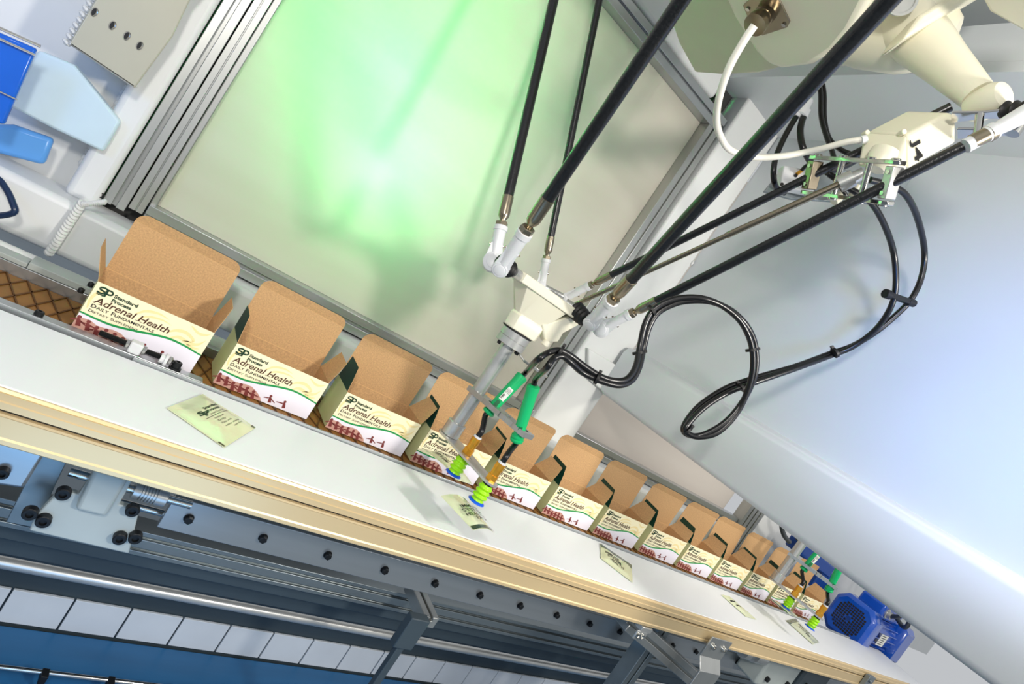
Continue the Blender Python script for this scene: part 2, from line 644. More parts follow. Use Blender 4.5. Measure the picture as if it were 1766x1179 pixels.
# ceiling strip with opening
t = empty('ceiling', (1.0, 0.7, 2.02), kind='structure')
keep(MB().box(0.90, 1.35, -0.2, YW + 0.05, 1.995, 2.015).build('ceiling_sheet', M_PART), t)
keep(MB().box(0.90, 0.906, -0.2, YW + 0.05, 2.0152, 2.09).build('opening_flange', M_PART), t)
keep(MB().box(-0.6, 0.897, YW - 0.02, YW + 0.05, 1.93, 2.09).build('header_beam', M_WHITE, bevel=0.01), t)
keep(MB().box(0.30, 1.5, -0.3, 1.5, 2.16, 2.18).build('upper_sheet', M_PART), t)
keep(MB().prism([at(px, py, z=2.10) for px, py in ((1380, 150), (1610, 100), (1590, 40), (1400, 60))], (0, 0, .03)).build('upper_duct', M_TEAL, bevel=.004), t)

# ================================================================== green lamp added behind panel to make its glow
lm = empty('added_glow_lamp', (0.45, 1.33, 1.0), label='added green lamp behind the frosted back panel, making its green glow', cat='lamp')
gc = at(655, 150, y=1.33)
gb = at(632, 288, y=1.30)
mb = MB().cyl((gc.x + .01, 1.36, gc.z - 0.13), (gc.x + .01, 1.36, gc.z + 0.16), 0.030, n=24)
keep(mb.build('lens', emit_mat('green_lamp_glow', '#2cff6a', 3.0)), lm)
keep(MB().cyl((gc.x + .01, 1.36, 0.951), (gc.x + .01, 1.36, gc.z - 0.135), 0.018, n=18).build('stem', M_ALU), lm)
point('green_lamp_a', (gc.x - .01, 1.325, gc.z + 0.03), 9.0, (0.01, 1.0, 0.20), 0.03)  # added points spread the green glow over the panel
point('green_lamp_b', (gc.x + .02, 1.345, gc.z + 0.15), 7.5, (0.01, 1.0, 0.20), 0.03)
point('green_lamp_c', (gb.x + .03, 1.325, gb.z + 0.02), 3.0, (0.01, 1.0, 0.20), 0.03)
pl = gb
point('glow_core', (pl.x, YW + 0.018 + 0.030, pl.z), 0.22, (0.75, 1.0, 0.80), 0.012)  # added white point makes the bright core of the glow

# ================================================================== left side things
# perforated bracket box on the left wall
br = empty('perforated_bracket', (-0.1, 1.19, 1.2), label='painted steel box bracket with four slotted holes, welded at upper left', cat='bracket')
Yb = 1.12
quad = [at(470, -160, y=Yb), at(330, -5, y=Yb), at(298, 62, y=Yb), at(232, 152, y=Yb), at(118, 76, y=Yb), at(170, -10, y=Yb), at(260, -160, y=Yb)]
mb = MB().prism(quad, (0, 0.005, 0))
plate = mb.build('face_plate', M_BRSHADE, bevel=0.002)
# holes: flat dark ellipses painted as their shade, with a raised bright rim
keep(plate, br)
for (px, py) in ((163, 21), (194, 44), (219, 62), (241, 79)):
    c = at(px, py, y=Yb)
    mb = MB()
    mb.use(M_DARK)
    mb.prism([c + Vector((math.cos(a) * .0026 - .0008, -.0004, math.sin(a) * .0055)) for a in [2 * PI * i / 18 for i in range(18)]], (0, -.0003, 0))
    mb.use(M_CHROME)
    ring = [c + Vector((math.cos(a) * .0034, -.0006, math.sin(a) * .0062)) for a in [2 * PI * i / 20 for i in range(20)]]
    mb.tube(ring, 0.0007, 6, closed=True)
    keep(mb.build('bolt_hole'), br)
# side returns of the bracket
q = quad
mb = MB()
mb.prism([q[5], q[4], q[4] + Vector((-.0, 0.09, 0)), q[5] + Vector((0, 0.09, 0))], (0.004, 0, 0.003))
keep(mb.build('side_plate', M_WHITE, bevel=0.002), br)
mb = MB()
mb.prism([q[4], q[3], q[3] + Vector((0, 0.09, 0)), q[4] + Vector((0, 0.09, 0))], (0, 0, 0.005))
keep(mb.build('lower_plate', M_WHITE, bevel=0.002), br)
mb = MB()
for i in range(10):
    p = (q[4] + Vector((-0.004, 0.01, 0))).lerp(q[5] + Vector((-0.004, 0.01, 0)), i / 9)
    mb.lathe(p, (0.4, 0, 1), [(-0.004, 0.002), (-0.001, 0.006), (0.002, 0.006), (0.004, 0.002)], 10)
for i in range(30):
    p = (q[3] + Vector((0.006, 0.06, 0))).lerp(q[2] + Vector((0.006, 0.06, 0)), i / 29)
    mb.lathe(p, (0.2, 0, 1), [(-0.003, 0.001), (-0.001, 0.004), (0.001, 0.004), (0.003, 0.001)], 8)
keep(tag(mb.build('weld_bead', M_WELD), kind='stuff'), br)

# blue guard + pale blue box
bg_ = empty('blue_guard', (-0.2, 1.1, 1.1), label='bright blue glossy guard panel at the far left edge', cat='guard')
Yg = 1.08
mb = MB().prism([at(-60, 30, y=Yg), at(63, 84, y=Yg), at(6, 215, y=Yg), at(-80, 190, y=Yg)], (0, 0.012, 0))
keep(mb.build('panel', M_BLUEPC, bevel=0.003), bg_)
for k, (a, b) in enumerate((((-60, 22), (70, 80)), ((-60, 40), (60, 95)), ((-60, 130), (30, 172)))):
    mb = MB().tube([at(*a, y=Yg - .006), at(*b, y=Yg - .006)], 0.0022 - .0005 * k, 8)
    keep(mb.build('edge_rod', M_CHROME), bg_)
mb = MB().prism([at(66, 86, y=1.15), at(128, 112, y=1.15), at(208, 210, y=1.15), at(178, 262, y=1.15), at(92, 222, y=1.15), at(10, 180, y=1.15)], (0, 0.03, 0))
tag(mb.build('cover_plate', M_BLUEPALE, bevel=0.004), 'pale blue flat cover plate beside the bright blue guard', 'cover')
mb = MB().prism([at(-60, 215, y=1.16), at(20, 215, y=1.16), at(92, 240, y=1.16), at(75, 285, y=1.16), at(-60, 250, y=1.16)], (0, 0.02, 0))
tag(mb.build('duct_cover', mat('mid_blue_plastic', '#5b9be0', 0.3), bevel=0.006), 'mid blue rounded duct cover below the bright blue guard', 'cover')
# cable loop far left
pts = spline([at(*p, t=0.85) for p in ((-60, 300), (-10, 305), (10, 325), (22, 350), (24, 366), (-5, 372), (-50, 372))], 8)
tag(MB().tube(pts, 0.0045, 10).build('cable_loop', mat('navy_cable', '#122a4c', 0.3)), 'dark blue cable loop curling in from the left edge', 'cable')

# ================================================================== conveyors
# white belt conveyor
XL, XR = -0.7, 2.95
cv = empty('white_belt_conveyor', (1.0, 0.8, 0.85), label='flat white belt conveyor with champagne coloured front side rail', cat='conveyor')
keep(MB().box(XL, XR, 0.719, 0.908, 0.893, 0.900).build('belt', M_BELT, bevel=0.002), cv)
keep(MB().box(XL, XR + .05, 0.722, 0.902, 0.868, 0.892).build('bed', M_ALUX), cv)
g = MB()
# rail section (y,z): stepped lip, groove, wide face, bottom lip
sec = [(0.7185, 0.899), (0.713, 0.9005), (0.711, 0.8975), (0.7085, 0.8975), (0.7080, 0.890), (0.7065, 0.889), (0.7065, 0.8815),
       (0.712, 0.8815), (0.712, 0.8785), (0.7040, 0.8785), (0.7035, 0.876), (0.7050, 0.8745), (0.7050, 0.853), (0.7035, 0.851), (0.7035, 0.846), (0.7050, 0.8445), (0.7185, 0.8445)]
g.prism([(XL, y, z) for y, z in sec], (XR - XL + .02, 0, 0))
keep(g.build('side_rail', M_GOLD, angle=20), cv)
keep(MB().box(XL, XR, 0.7085, 0.7125, 0.8790, 0.8812).build('rail_slot', M_DARK), cv)  # solid dark strip in the groove, in place of its shade
# thin back guide
keep(MB().box(0.10, XR - .3, 0.909, 0.9125, 0.893, 0.905).build('back_guide', M_ALUX, bevel=0.0005), cv)
# roller at the end
keep(MB().cyl((XR + .0, 0.72, 0.880), (XR + .0, 0.908, 0.880), 0.020, n=24).build('end_roller', M_STEEL), cv)
# end clamp on rail
mb = MB().box(2.32, 2.37, 0.690, 0.7035, 0.84, 0.895)
mb.cyl((2.335, 0.69, 0.88), (2.335, 0.684, 0.88), 0.006, n=6)
keep(mb.build('end_clamp', M_ALUD, bevel=0.001), cv)

# carton conveyor, brown rubber with raised diamond ribs
cc = empty('carton_conveyor', (1.0, 0.98, 0.85), label='brown rubber conveyor with a diamond pattern carrying the cartons', cat='conveyor')
ZB = 0.8985
keep(MB().box(-0.7, 2.35, 0.925, 1.045, ZB - 0.008, ZB).build('belt', M_BROWN), cc)
mb = MB()
x = -0.45
while x < 2.3:
    for sgn in (1, -1):
        a = Vector((x, 0.926, ZB)) if sgn > 0 else Vector((x + 0.030, 0.926, ZB))
        b = a + Vector((sgn * 0.040, 0.118, 0))
        d = (b - a).normalized()
        n_ = Vector((-d.y, d.x, 0)) * 0.0011
        vs = [a - n_, a + n_, b + n_, b - n_]
        top = [v + Vector((0, 0, 0.0016)) for v in vs]
        mb.add(vs + top, [(4, 5, 6, 7), (0, 1, 5, 4), (2, 3, 7, 6), (1, 2, 6, 5), (3, 0, 4, 7)])
    x += 0.0255
keep(tag(mb.build('diamond_ribs', M_BROWND, smooth=False), kind='stuff'), cc)
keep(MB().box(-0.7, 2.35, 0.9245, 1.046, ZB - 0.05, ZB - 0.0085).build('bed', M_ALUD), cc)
# front guide strip
keep(MB().box(-0.7, 0.196, 0.9135, 0.931, 0.893, 0.9055).build('front_strip', M_ALUX, bevel=0.001), cc)
# back guide plates on the left
keep(MB().box(-0.35, -0.062, 1.047, 1.098, 0.915, 0.922).build('guide_plate', M_FROST, bevel=0.001), cc)
keep(MB().box(-0.061, 0.05, 1.047, 1.088, 0.915, 0.925).build('guide_plate', M_FROST, bevel=0.001), cc)
keep(MB().box(-0.35, 2.2, 1.0465, 1.062, 0.86, 0.9145).build('guide_rail', M_ALUX, bevel=0.001), cc)
for (px, py) in ((141, 499), (158, 489)):
    c = at(px, py, z=0.93)
    mb = MB().lathe((c.x, c.y, 0.9252), (0, 0, 1), [(0, 0.0042), (0.0055, 0.0042), (0.0065, 0.0035), (0.0065, 0.002), (0.004, 0.002)], 16)
    keep(mb.build('socket_screw', M_BOLT), cc)
# adjuster: threaded rod, nuts, white blocks
aj = empty('adjuster', (0.1, 0.925, 0.91), label='threaded rod adjuster with white blocks and hex nuts before the first carton', cat='adjuster')
za = 0.9145
ya = 0.9215
xa0, xa1 = 0.055, 0.152


def thread(mb, x0, x1, r):
    prof = []
    x = x0
    while x < x1:
        prof += [(x - x0, r), (x - x0 + .0007, r * .84), (x - x0 + .0014, r)]
        x += .0014
    mb.lathe((x0, ya, za), (1, 0, 0), prof, 14)


mb = MB()
thread(mb, 0.050, 0.086, 0.0042)
keep(mb.build('threaded_rod', M_BOLT, angle=80), aj)
mb = MB()
thread(mb, 0.110, 0.130, 0.0042)
keep(mb.build('threaded_rod', M_BOLT, angle=80), aj)
for x0 in (0.0835, 0.1055, 0.141):
    mb = MB().lathe((x0, ya, za), (1, 0, 0), [(0, 0.0062), (0.0008, 0.0072), (0.0038, 0.0072), (0.0046, 0.0062)], 6)
    keep(mb.build('hex_nut', M_CHROME, angle=20), aj)
mb = MB().box(0.0885, 0.1050, ya - .008, ya + .007, 0.9057, 0.9225)
keep(mb.build('block', M_PLASTIC, bevel=0.002), aj)
mb = MB().lathe((0.1300, ya, za - .0015), (1, 0, 0), [(0, 0.0070), (0.006, 0.0070), (0.006, .0095), (0.0095, .0095)], 20)
keep(mb.build('flanged_bush', M_PLASTIC), aj)
mb = MB()
thread(mb, 0.1458, 0.1505, 0.0035)
keep(mb.build('rod_tip', M_BOLT, angle=80), aj)
c = at(304, 640, z=0.912)
mb = MB().lathe((c.x, 0.921, 0.9057), (0, 0, 1), [(0, 0.0085), (0.003, 0.0085), (0.003, 0.0062), (0.011, 0.0062), (0.012, 0.0052), (0.012, 0.003), (0.008, 0.003)], 20)
tag(mb.build('socket_bolt', M_BOLT), 'large black socket head bolt at the end of the threaded adjuster', 'bolt')
c = at(68, 540, z=0.908)
mb = MB().lathe((c.x, 0.921, 0.9057), (0, 0, 1), [(0, 0.0055), (0.005, 0.0055), (0.006, 0.0045), (0.006, 0.0025), (0.004, 0.0025)], 16)
tag(mb.build('socket_bolt', M_BOLT), 'small black socket screw in the guide strip by the left edge', 'bolt')

# ================================================================== cartons
BW, BD, BH = 0.16, 0.078, 0.0724
TH = 0.0008


def wave(u):
    K = [(0, .67), (.13, .685), (.26, .68), (.45, .60), (.58, .53), (.70, .487), (.84, .50), (1.0, .5525)]
    us = [k[0] for k in K]
    for i in range(len(K) - 1):
        if u <= K[i + 1][0]:
            t = (u - us[i]) / (us[i + 1] - us[i])
            a = K[max(i - 1, 0)][1]
            b, c_ = K[i][1], K[i + 1][1]
            d = K[min(i + 2, len(K) - 1)][1]
            return 0.5 * (2 * b + (c_ - a) * t + (2 * a - 5 * b + 4 * c_ - d) * t * t + (3 * b - a - 3 * c_ + d) * t ** 3)
    return K[-1][1]


def fp(u, v, lay):
    return Vector((u * BW, -0.00012 * lay, (1 - v) * BH))


def make_print():
    mb = MB()
    # swirls on the cream
    mb.use(M_PR_SW)

    def ribbon(pts, w, lay):
        P = spline([Vector((a * BW, (1 - b) * BH, 0)) for a, b in pts], 8)
        n = len(P)
        L, R = [], []
        for i, p in enumerate(P):
            d = (P[min(i + 1, n - 1)] - P[max(i - 1, 0)]).normalized()
            k = w * BW * math.sin(PI * (0.12 + 0.86 * i / (n - 1)))
            nn = Vector((-d.y, d.x, 0)) * k
            L.append(p + nn)
            R.append(p - nn)
        for i in range(n - 1):
            q = [L[i], L[i + 1], R[i + 1], R[i]]
            mb.add([(p.x, -0.00012 * lay, p.y) for p in q], [(0, 1, 2, 3)])

    for rb in (([(.36, .30), (.42, .16), (.52, .10), (.62, .13)], .012), ([(.40, .36), (.46, .24), (.57, .19), (.66, .22)], .010),
               ([(.03, .55), (.02, .35), (.05, .18), (.12, .08)], .012), ([(.66, .36), (.72, .26), (.80, .24), (.88, .34), (.80, .42)], .016),
               ([(.70, .46), (.76, .38), (.86, .42), (.93, .36), (.97, .22)], .018), ([(.80, .06), (.88, .14), (.94, .12), (.98, .05)], .013),
               ([(.84, .46), (.90, .48), (.96, .44)], .014)):
        ribbon(rb[0], rb[1], 1)
    N = 36
    mb.use(M_PR_WH)
    for i in range(N):
        a, b = i / N, (i + 1) / N
        mb.add([fp(a, wave(a), 2), fp(b, wave(b), 2), fp(b, 1, 2), fp(a, 1, 2)], [(0, 1, 2, 3)])
    mb.use(M_PR_GR)
    for i in range(N):
        a, b = i / N, (i + 1) / N
        th = lambda u: 0.016 + 0.008 * math.sin(PI * u)
        mb.add([fp(a, wave(a) - th(a), 3), fp(b, wave(b) - th(b), 3), fp(b, wave(b) + th(b), 3), fp(a, wave(a) + th(a), 3)], [(0, 1, 2, 3)])
    mb.use(M_PR_PK)
    top = [(0, .79), (.05, .76), (.10, .755), (.16, .80), (.22, .79), (.28, .76), (.34, .765), (.385, .81), (.42, .85), (.47, .93), (.49, 1.0)]
    for i in range(len(top) - 1):
        a, b = top[i], top[i + 1]
        mb.add([fp(a[0], a[1], 3), fp(b[0], b[1], 3), fp(b[0], 1, 3), fp(a[0], 1, 3)], [(0, 1, 2, 3)])
    mb.use(M_PR_MA)

    def person(u, v, k, armL, armR, lean=0.0):
        # head, torso, two arms
        hp = [fp(u + lean + .015 * k * math.cos(a), v + .034 * k * math.sin(a), 4) for a in [2 * PI * i / 10 for i in range(10)]]
        mb.add(hp, [tuple(range(10))])
        mb.add([fp(u - .012 * k + lean, v + .032 * k, 4.3), fp(u + .015 * k + lean, v + .032 * k, 4.3), fp(u + .022 * k + .02, v + .15 * k, 4.3), fp(u - .002 * k + .01, v + .17 * k, 4.3)], [(0, 1, 2, 3)])
        for sg, (dx, dy) in ((-1, armL), (1, armR)):
            a = (u + lean + sg * .012 * k, v + .055 * k)
            b = (a[0] + sg * dx * k, a[1] + dy * k)
            mb.add([fp(a[0], a[1] - .015 * k, 4.6), fp(b[0], b[1] - .011 * k, 4.6), fp(b[0], b[1] + .011 * k, 4.6), fp(a[0], a[1] + .018 * k, 4.6)], [(0, 1, 2, 3)])

    for i, (u, v) in enumerate(((.015, .77), (.09, .79), (.165, .84), (.235, .815), (.305, .83), (.375, .85))):
        person(u, v, 1.1, (.035, .035 - .03 * (i % 2)), (.05, .05 - .035 * (i % 2)), .004)
    person(.545, .80, .95, (.05, .03), (.06, .07), .006)
    person(.70, .80, .95, (.07, .02), (.02, .07), .006)
    return mb


def make_lettering():
    ux, uz = Vector((1, 0, 0)), Vector((0, 0, 1))
    mb = MB()
    mb.use(M_INKG)
    L = 5
    # emblem: interlocked S and P with leaf cuts
    S_ = [(.098, .080), (.070, .065), (.042, .085), (.045, .120), (.078, .135), (.085, .165), (.060, .190), (.030, .178)]
    P = spline([Vector((a * BW, 0, (1 - b) * BH)) for a, b in S_], 6)
    for i in range(len(P) - 1):
        a, b = P[i], P[i + 1]
        d = (b - a).normalized()
        n_ = Vector((-d.z, 0, d.x)) * 0.0012
        mb.add([a + n_ - Vector((0, 5e-4, 0)), b + n_ - Vector((0, 5e-4, 0)), b - n_ - Vector((0, 5e-4, 0)), a - n_ - Vector((0, 5e-4, 0))], [(0, 1, 2, 3)])
    for (a, b, c_, d) in ((.088, .085, .106, .225),):
        mb.add([fp(a, b, L), fp(c_, b, L), fp(c_ - .004, d, L), fp(a - .004, d, L)], [(0, 1, 2, 3)])
    P = spline([Vector((a * BW, 0, (1 - b) * BH)) for a, b in ((.095, .078), (.125, .075), (.142, .110), (.130, .150), (.100, .158))], 6)
    for i in range(len(P) - 1):
        a, b = P[i], P[i + 1]
        d = (b - a).normalized()
        n_ = Vector((-d.z, 0, d.x)) * 0.0012
        e = Vector((0, 6e-4, 0))
        mb.add([a + n_ - e, b + n_ - e, b - n_ - e, a - n_ - e], [(0, 1, 2, 3)])
    for i in range(4):
        a, b = .035 + .014 * i, .218 + .006 * (i % 2)
        mb.add([fp(a, b - .018, L), fp(a + .010, b - .012, L), fp(a + .008, b + .012, L), fp(a - .004, b + .006, L)], [(0, 1, 2, 3)])
    put_text(mb, 'Standard', fp(.158, .165, L), ux, uz, .190 * BW, .068 * BH, 0, .030)
    put_text(mb, 'Process', fp(.158, .260, L), ux, uz, .155 * BW, .068 * BH, 0, .030)
    o1 = mb
    mb.use(M_INKB)
    put_text(mb, 'Adrenal Health', fp(.045, .405, L), ux, uz, .62 * BW, .135 * BH, .20, .010)
    # little slab serifs under the tall letters
    for u in (.043, .083, .385, .420, .610):
        mb.add([fp(u, .398, L), fp(u + .020, .398, L), fp(u + .020, .406, L), fp(u, .406, L)], [(0, 1, 2, 3)])
    mb.use(M_INK)

    def smallcaps(words, u, v, w, h, bold):
        s = 0
        segs = []
        for wd in words:
            segs += [(wd[0], 1.0), (wd[1:], .78), (' ', 1)]
        segs = segs[:-1]
        wid = []
        for tx, k in segs:
            if tx == ' ':
                wid.append(.32)
            else:
                vs, _ = text_mesh(tx, 1.0, 0, bold, 1.05)
                wid.append((max(q.x for q in vs) - min(q.x for q in vs)) * k + .07)
        tot = sum(wid)
        x = u
        for (tx, k), ww in zip(segs, wid):
            if tx != ' ':
                put_text(mb, tx, fp(x, v, L), ux, uz, (ww - .07) / tot * w * BW, h * k * BH, 0, bold, 1.05)
            x += ww / tot * w
    smallcaps(['DAILY', 'FUNDAMENTALS'], .048, .505, .515, .072, .015)
    smallcaps(['DIETARY', 'SUPPLEMENT'], .048, .600, .400, .056, .0)
    return mb


def make_carton():
    root = empty('carton', (0, 0, 0))
    mb = MB()

    def wall(x0, x1, y0, y1, z0, z1, outer, mo):
        """thin board; faces whose normal is `outer` get mo, rest kraft"""
        vs = [(x0, y0, z0), (x1, y0, z0), (x0, y1, z0), (x1, y1, z0), (x0, y0, z1), (x1, y0, z1), (x0, y1, z1), (x1, y1, z1)]
        fs = {'-z': (0, 2, 3, 1), '+z': (4, 5, 7, 6), '-y': (0, 1, 5, 4), '+y': (2, 6, 7, 3), '-x': (0, 4, 6, 2), '+x': (1, 3, 7, 5)}
        for k, f_ in fs.items():
            mb.use(mo if k == outer else M_KRAFT)
            mb.add([vs[i] for i in f_], [(0, 1, 2, 3)])

    wall(0, BW, 0, TH, 0, BH, '-y', M_CARD)
    wall(0, TH, TH, BD, 0, BH, '-x', M_CARDSIDE)
    wall(BW - TH, BW, TH, BD, 0, BH, '+x', M_CARDSIDE)
    wall(TH, BW - TH, BD - TH, BD, 0, BH, '+y', M_CARDSIDE)
    wall(TH, BW - TH, TH, BD - TH, 0, TH, '-z', M_CARDG)
    b = mb.build('tray', None, root, smooth=False, fix=False)
    # print
    make_print().build('front_print', None, b, smooth=False, fix=False)
    make_lettering().build('lettering', None, b, smooth=False, fix=False)
    # lid: upright from the back edge, rounded tuck
    def lid_mesh():
        m_ = MB()
        w0 = 0.0015
        out = [(w0, 0), (BW - w0, 0), (BW - w0, 0.078)]
        r = 0.017
        cx, cz = BW - w0 - r, 0.081
        out += [(cx + r * math.cos(a), cz + r * 0.95 * math.sin(a)) for a in [PI / 2 * i / 8 for i in range(9)]]
        out += [(BW - a, z) for a, z in out[:2:-1]] + [(w0, 0.078)]
        out = out[:-1]
        # split the outline at the crease to fold the tuck back a little
        def P(x, z):
            y = 0.0 if z < 0.081 else -(z - 0.081) * 0.35
            return Vector((x, y, z))
        front = [P(x, z) for x, z in out]
        n = len(out)
        T = Vector((0, 0.0006, 0))
        # build as main rectangle and tuck piece
        main = [(w0, 0), (BW - w0, 0), (BW - w0, 0.081), (w0, 0.081)]
        for poly in (main, [(BW - w0, 0.081)] + [(x, z) for x, z in out if z > 0.0815] + [(w0, 0.081)]):
            ff = [P(x, z) for x, z in poly]
            k = len(ff)
            m_.use(M_KRAFT).add(ff, [tuple(range(k))])
            m_.use(M_CARDSIDE).add([p + T for p in ff], [tuple(range(k - 1, -1, -1))])
            m_.use(M_KRAFT)
            for i in range(k):
                j = (i + 1) % k
                m_.add([ff[i], ff[i] + T, ff[j] + T, ff[j]], [(0, 1, 2, 3)])
        m_.use(M_CREASE)
        for z in (0.0812,):
            m_.add([P(w0, z - .0004) + Vector((0, -.0002, 0)), P(BW - w0, z - .0004) + Vector((0, -.0002, 0)), P(BW - w0, z + .0001) + Vector((0, -.0002, 0)), P(w0, z + .0001) + Vector((0, -.0002, 0))], [(0, 1, 2, 3)])
        return m_
    lid = lid_mesh().build('lid', None, root, smooth=False, fix=False)
    lid.location = (0, BD, BH)
    c_ = MB().use(M_CREASE).add([(TH, -.0011, -.0006), (BW - TH, -.0011, -.0006), (BW - TH, -.0011, .0003), (TH, -.0011, .0003)], [(0, 1, 2, 3)]).build('crease', None, lid, smooth=False, fix=False)
    # side flaps hinged along y
    def flap(side):
        m_ = MB()
        out = [(0.002, 0), (0.010, 0.022), (0.020, 0.042), (BD - 0.006, 0.044), (BD - 0.002, 0.006), (BD - 0.001, 0)]
        inner = Vector((1, 0, 0)) * (TH if side < 0 else -TH)
        A = [Vector((0, y, z)) for y, z in out]
        B_ = [p + inner * .8 for p in A]
        n = len(A)
        m_.use(M_CARDG)
        m_.add(A, [tuple(range(n))])
        m_.use(M_KRAFT)
        m_.add(B_, [tuple(range(n - 1, -1, -1))])
        for i in range(n):
            j = (i + 1) % n
            m_.add([A[i], B_[i], B_[j], A[j]], [(0, 1, 2, 3)])
        return m_
    fl = flap(-1).build('side_flap', None, root, smooth=False, fix=False)
    fl.location = (0, 0, BH)
    fr = flap(1).build('side_flap', None, root, smooth=False, fix=False)
    fr.location = (BW, 0, BH)
    return root


xs = [0.0188, 0.2139, 0.4103, 0.5929, 0.7724, 0.9593, 1.1395, 1.3263, 1.5037, 1.6798, 1.8595, 2.0410, 2.2230]
which = ['leftmost of the row, behind the threaded adjuster', 'second from the left, above the loose flat packet', 'third from the left, just left of the near gripper',
         'fourth from the left, behind the near gripper pole', 'fifth from the left, behind the near right suction cup', 'sixth from the left, right of the near gripper',
         'seventh from the left, near the partition edge', 'eighth from the left, under the partition', 'ninth from the left, left of the far aluminium posts',
         'tenth from the left, before the far aluminium posts', 'eleventh from the left, just left of the far gripper', 'twelfth from the left, behind the far gripper pole', 'last of the row, beside the blue motor']
c0 = make_carton()
fa = [(-24, 10, 0), (-2, 22, 0), (2, 32, 1), (2, 30, -1), (3, 34, 1), (6, 36, -1), (6, 34, 0), (4, 38, 1), (8, 34, 1), (10, 34, -1), (8, 40, 0), (6, 38, 1), (6, 30, 0)]
for i, x in enumerate(xs):
    o = c0 if i == 0 else copy_tree(c0)
    o.location = (x, 0.9418, 0.9003)
    tag(o, 'open kraft-lined cream carton, ' + which[i], 'carton', 'open supplement cartons in a row')
    fl = [c for c in o.children if c.name.startswith('side_flap')]
    a, b, ld = fa[i]
    for c in fl:
        if c.location.x < 0.01:
            c.rotation_euler = (0, math.radians(a), 0)
        else:
            c.rotation_euler = (0, math.radians(b), 0)
    for c in o.children:
        if c.name.startswith('lid'):
            c.rotation_euler = (math.radians(-3 + ld * 3), 0, 0)

# ================================================================== packets
def packet(name_label, corners, texts, puff=0.003, band=None, curl=None, base_text=M_INK):
    """corners: a,b,c,d world (a->b is the print x axis, a->d goes down the print)"""
    a, b, c, d = [Vector(p) for p in corners]
    ctr = (a + b + c + d) / 4
    root = empty('packet', ctr, label=name_label, cat='packet', group='pale green supplement packets')
    nrm = (b - a).cross(d - a).normalized()
    if nrm.z < 0:
        nrm = -nrm

    def S(u, v, off=0.0):
        p = a.lerp(b, u).lerp(d.lerp(c, u), v)
        e = min(u, 1 - u, v, 1 - v)
        h = puff * min(1, max(0, (e - .06) / .25)) ** .6 if e > .06 else 0
        wob = 0.0006 * math.sin(9 * u + 3 * v) * math.sin(7 * v)
        cu = curl(u, v) if curl else 0
        return p + nrm * (h + wob + off) + Vector((0, 0, cu))

    N, K = 22, 16
    mb = MB()
    vs = [S(i / N, j / K) for j in range(K + 1) for i in range(N + 1)]
    lo = [a.lerp(b, i / N).lerp(d.lerp(c, i / N), j / K) - nrm * 0.0006 + Vector((0, 0, curl(i / N, j / K) if curl else 0)) for j in range(K + 1) for i in range(N + 1)]
    fs = [(j * (N + 1) + i, j * (N + 1) + i + 1, (j + 1) * (N + 1) + i + 1, (j + 1) * (N + 1) + i) for j in range(K) for i in range(N)]
    mb.use(M_FOIL)
    mb.add(vs, fs)
    mb.add(lo, [f_[::-1] for f_ in fs])
    rim = [i for i in range(N + 1)] + [(j + 1) * (N + 1) - 1 for j in range(1, K + 1)] + [K * (N + 1) + i for i in range(N - 1, -1, -1)] + [j * (N + 1) for j in range(K - 1, 0, -1)]
    o = len(vs)
    R_ = len(rim)
    mb.add([vs[i] for i in rim] + [lo[i] for i in rim], [(k, (k + 1) % R_, R_ + (k + 1) % R_, R_ + k) for k in range(R_)])
    body = mb.build('pouch', None, fix=True, angle=60)
    keep(body, root)
    # print
    mb = MB()
    W = (b - a).length
    H = (d - a).length
    if band:
        mb.use(M_FOILG)
        u0, u1, v0, v1 = band
        n1, n2 = 14, 8
        vv = [S(u0 + (u1 - u0) * i / n1, v0 + (v1 - v0) * j / n2, .00035) for j in range(n2 + 1) for i in range(n1 + 1)]
        mb.add(vv, [(j * (n1 + 1) + i, j * (n1 + 1) + i + 1, (j + 1) * (n1 + 1) + i + 1, (j + 1) * (n1 + 1) + i) for j in range(n2) for i in range(n1)])
    for (tx, u, v, w, h, m_, bold) in texts:
        mb.use(m_)
        if tx == '-':
            mb.add([S(u + w * k / 6, v + dv, .0005) for k in range(7) for dv in (0, h)], [(2 * k, 2 * k + 2, 2 * k + 3, 2 * k + 1) for k in range(6)])
            continue
        tv, tf = text_mesh(tx, 1.0, 0, bold, 1.0)
        x0 = min(q.x for q in tv)
        x1 = max(q.x for q in tv)
        mb.add([S(u + (q.x - x0) / (x1 - x0) * w, v - q.y / .7 * h, .0005) for q in tv], tf)
    if mb.v:
        keep(mb.build('print', None, smooth=False, fix=False), root)
    return root


ZP = 0.9022
p1 = [at(288, 703, z=ZP), at(350, 679, z=ZP), at(441, 737, z=ZP), at(387, 771, z=ZP)]
# print axis runs from the upper left end to the lower right end
packet('pale green packet lying flat on the white belt near the second carton', p1,
       [('S', .26, .395, .15, .085, M_INKG, .05), ('P', .36, .43, .15, .085, M_INKG, .05), ('Standard', .50, .315, .42, .050, M_INKG, .03), ('Process', .50, .385, .36, .050, M_INKG, .03),
        ("WHAT'S INSIDE", .46, .452, .42, .030, M_INK, 0), ('-', .28, .475, .70, .007, M_INK, 0),
        ('Immune', .44, .545, .26, .032, M_INK, 0), ('Daily', .44, .61, .22, .032, M_INK, 0), ('Made with', .44, .675, .30, .032, M_INK, 0), ('take daily', .44, .74, .44, .030, M_INK, 0), ('with food', .62, .80, .26, .026, M_INK, 0),
        ('-', .95, .93, .05, .065, M_FOILG, 0), ('-', .0, .88, .04, .11, M_FOILG, 0)], 0.004)
p4 = [at(1035.4, 936.6, z=ZP), at(1089.4, 974, z=ZP), at(1091, 1003.6, z=ZP), at(1036.5, 962, z=ZP)]
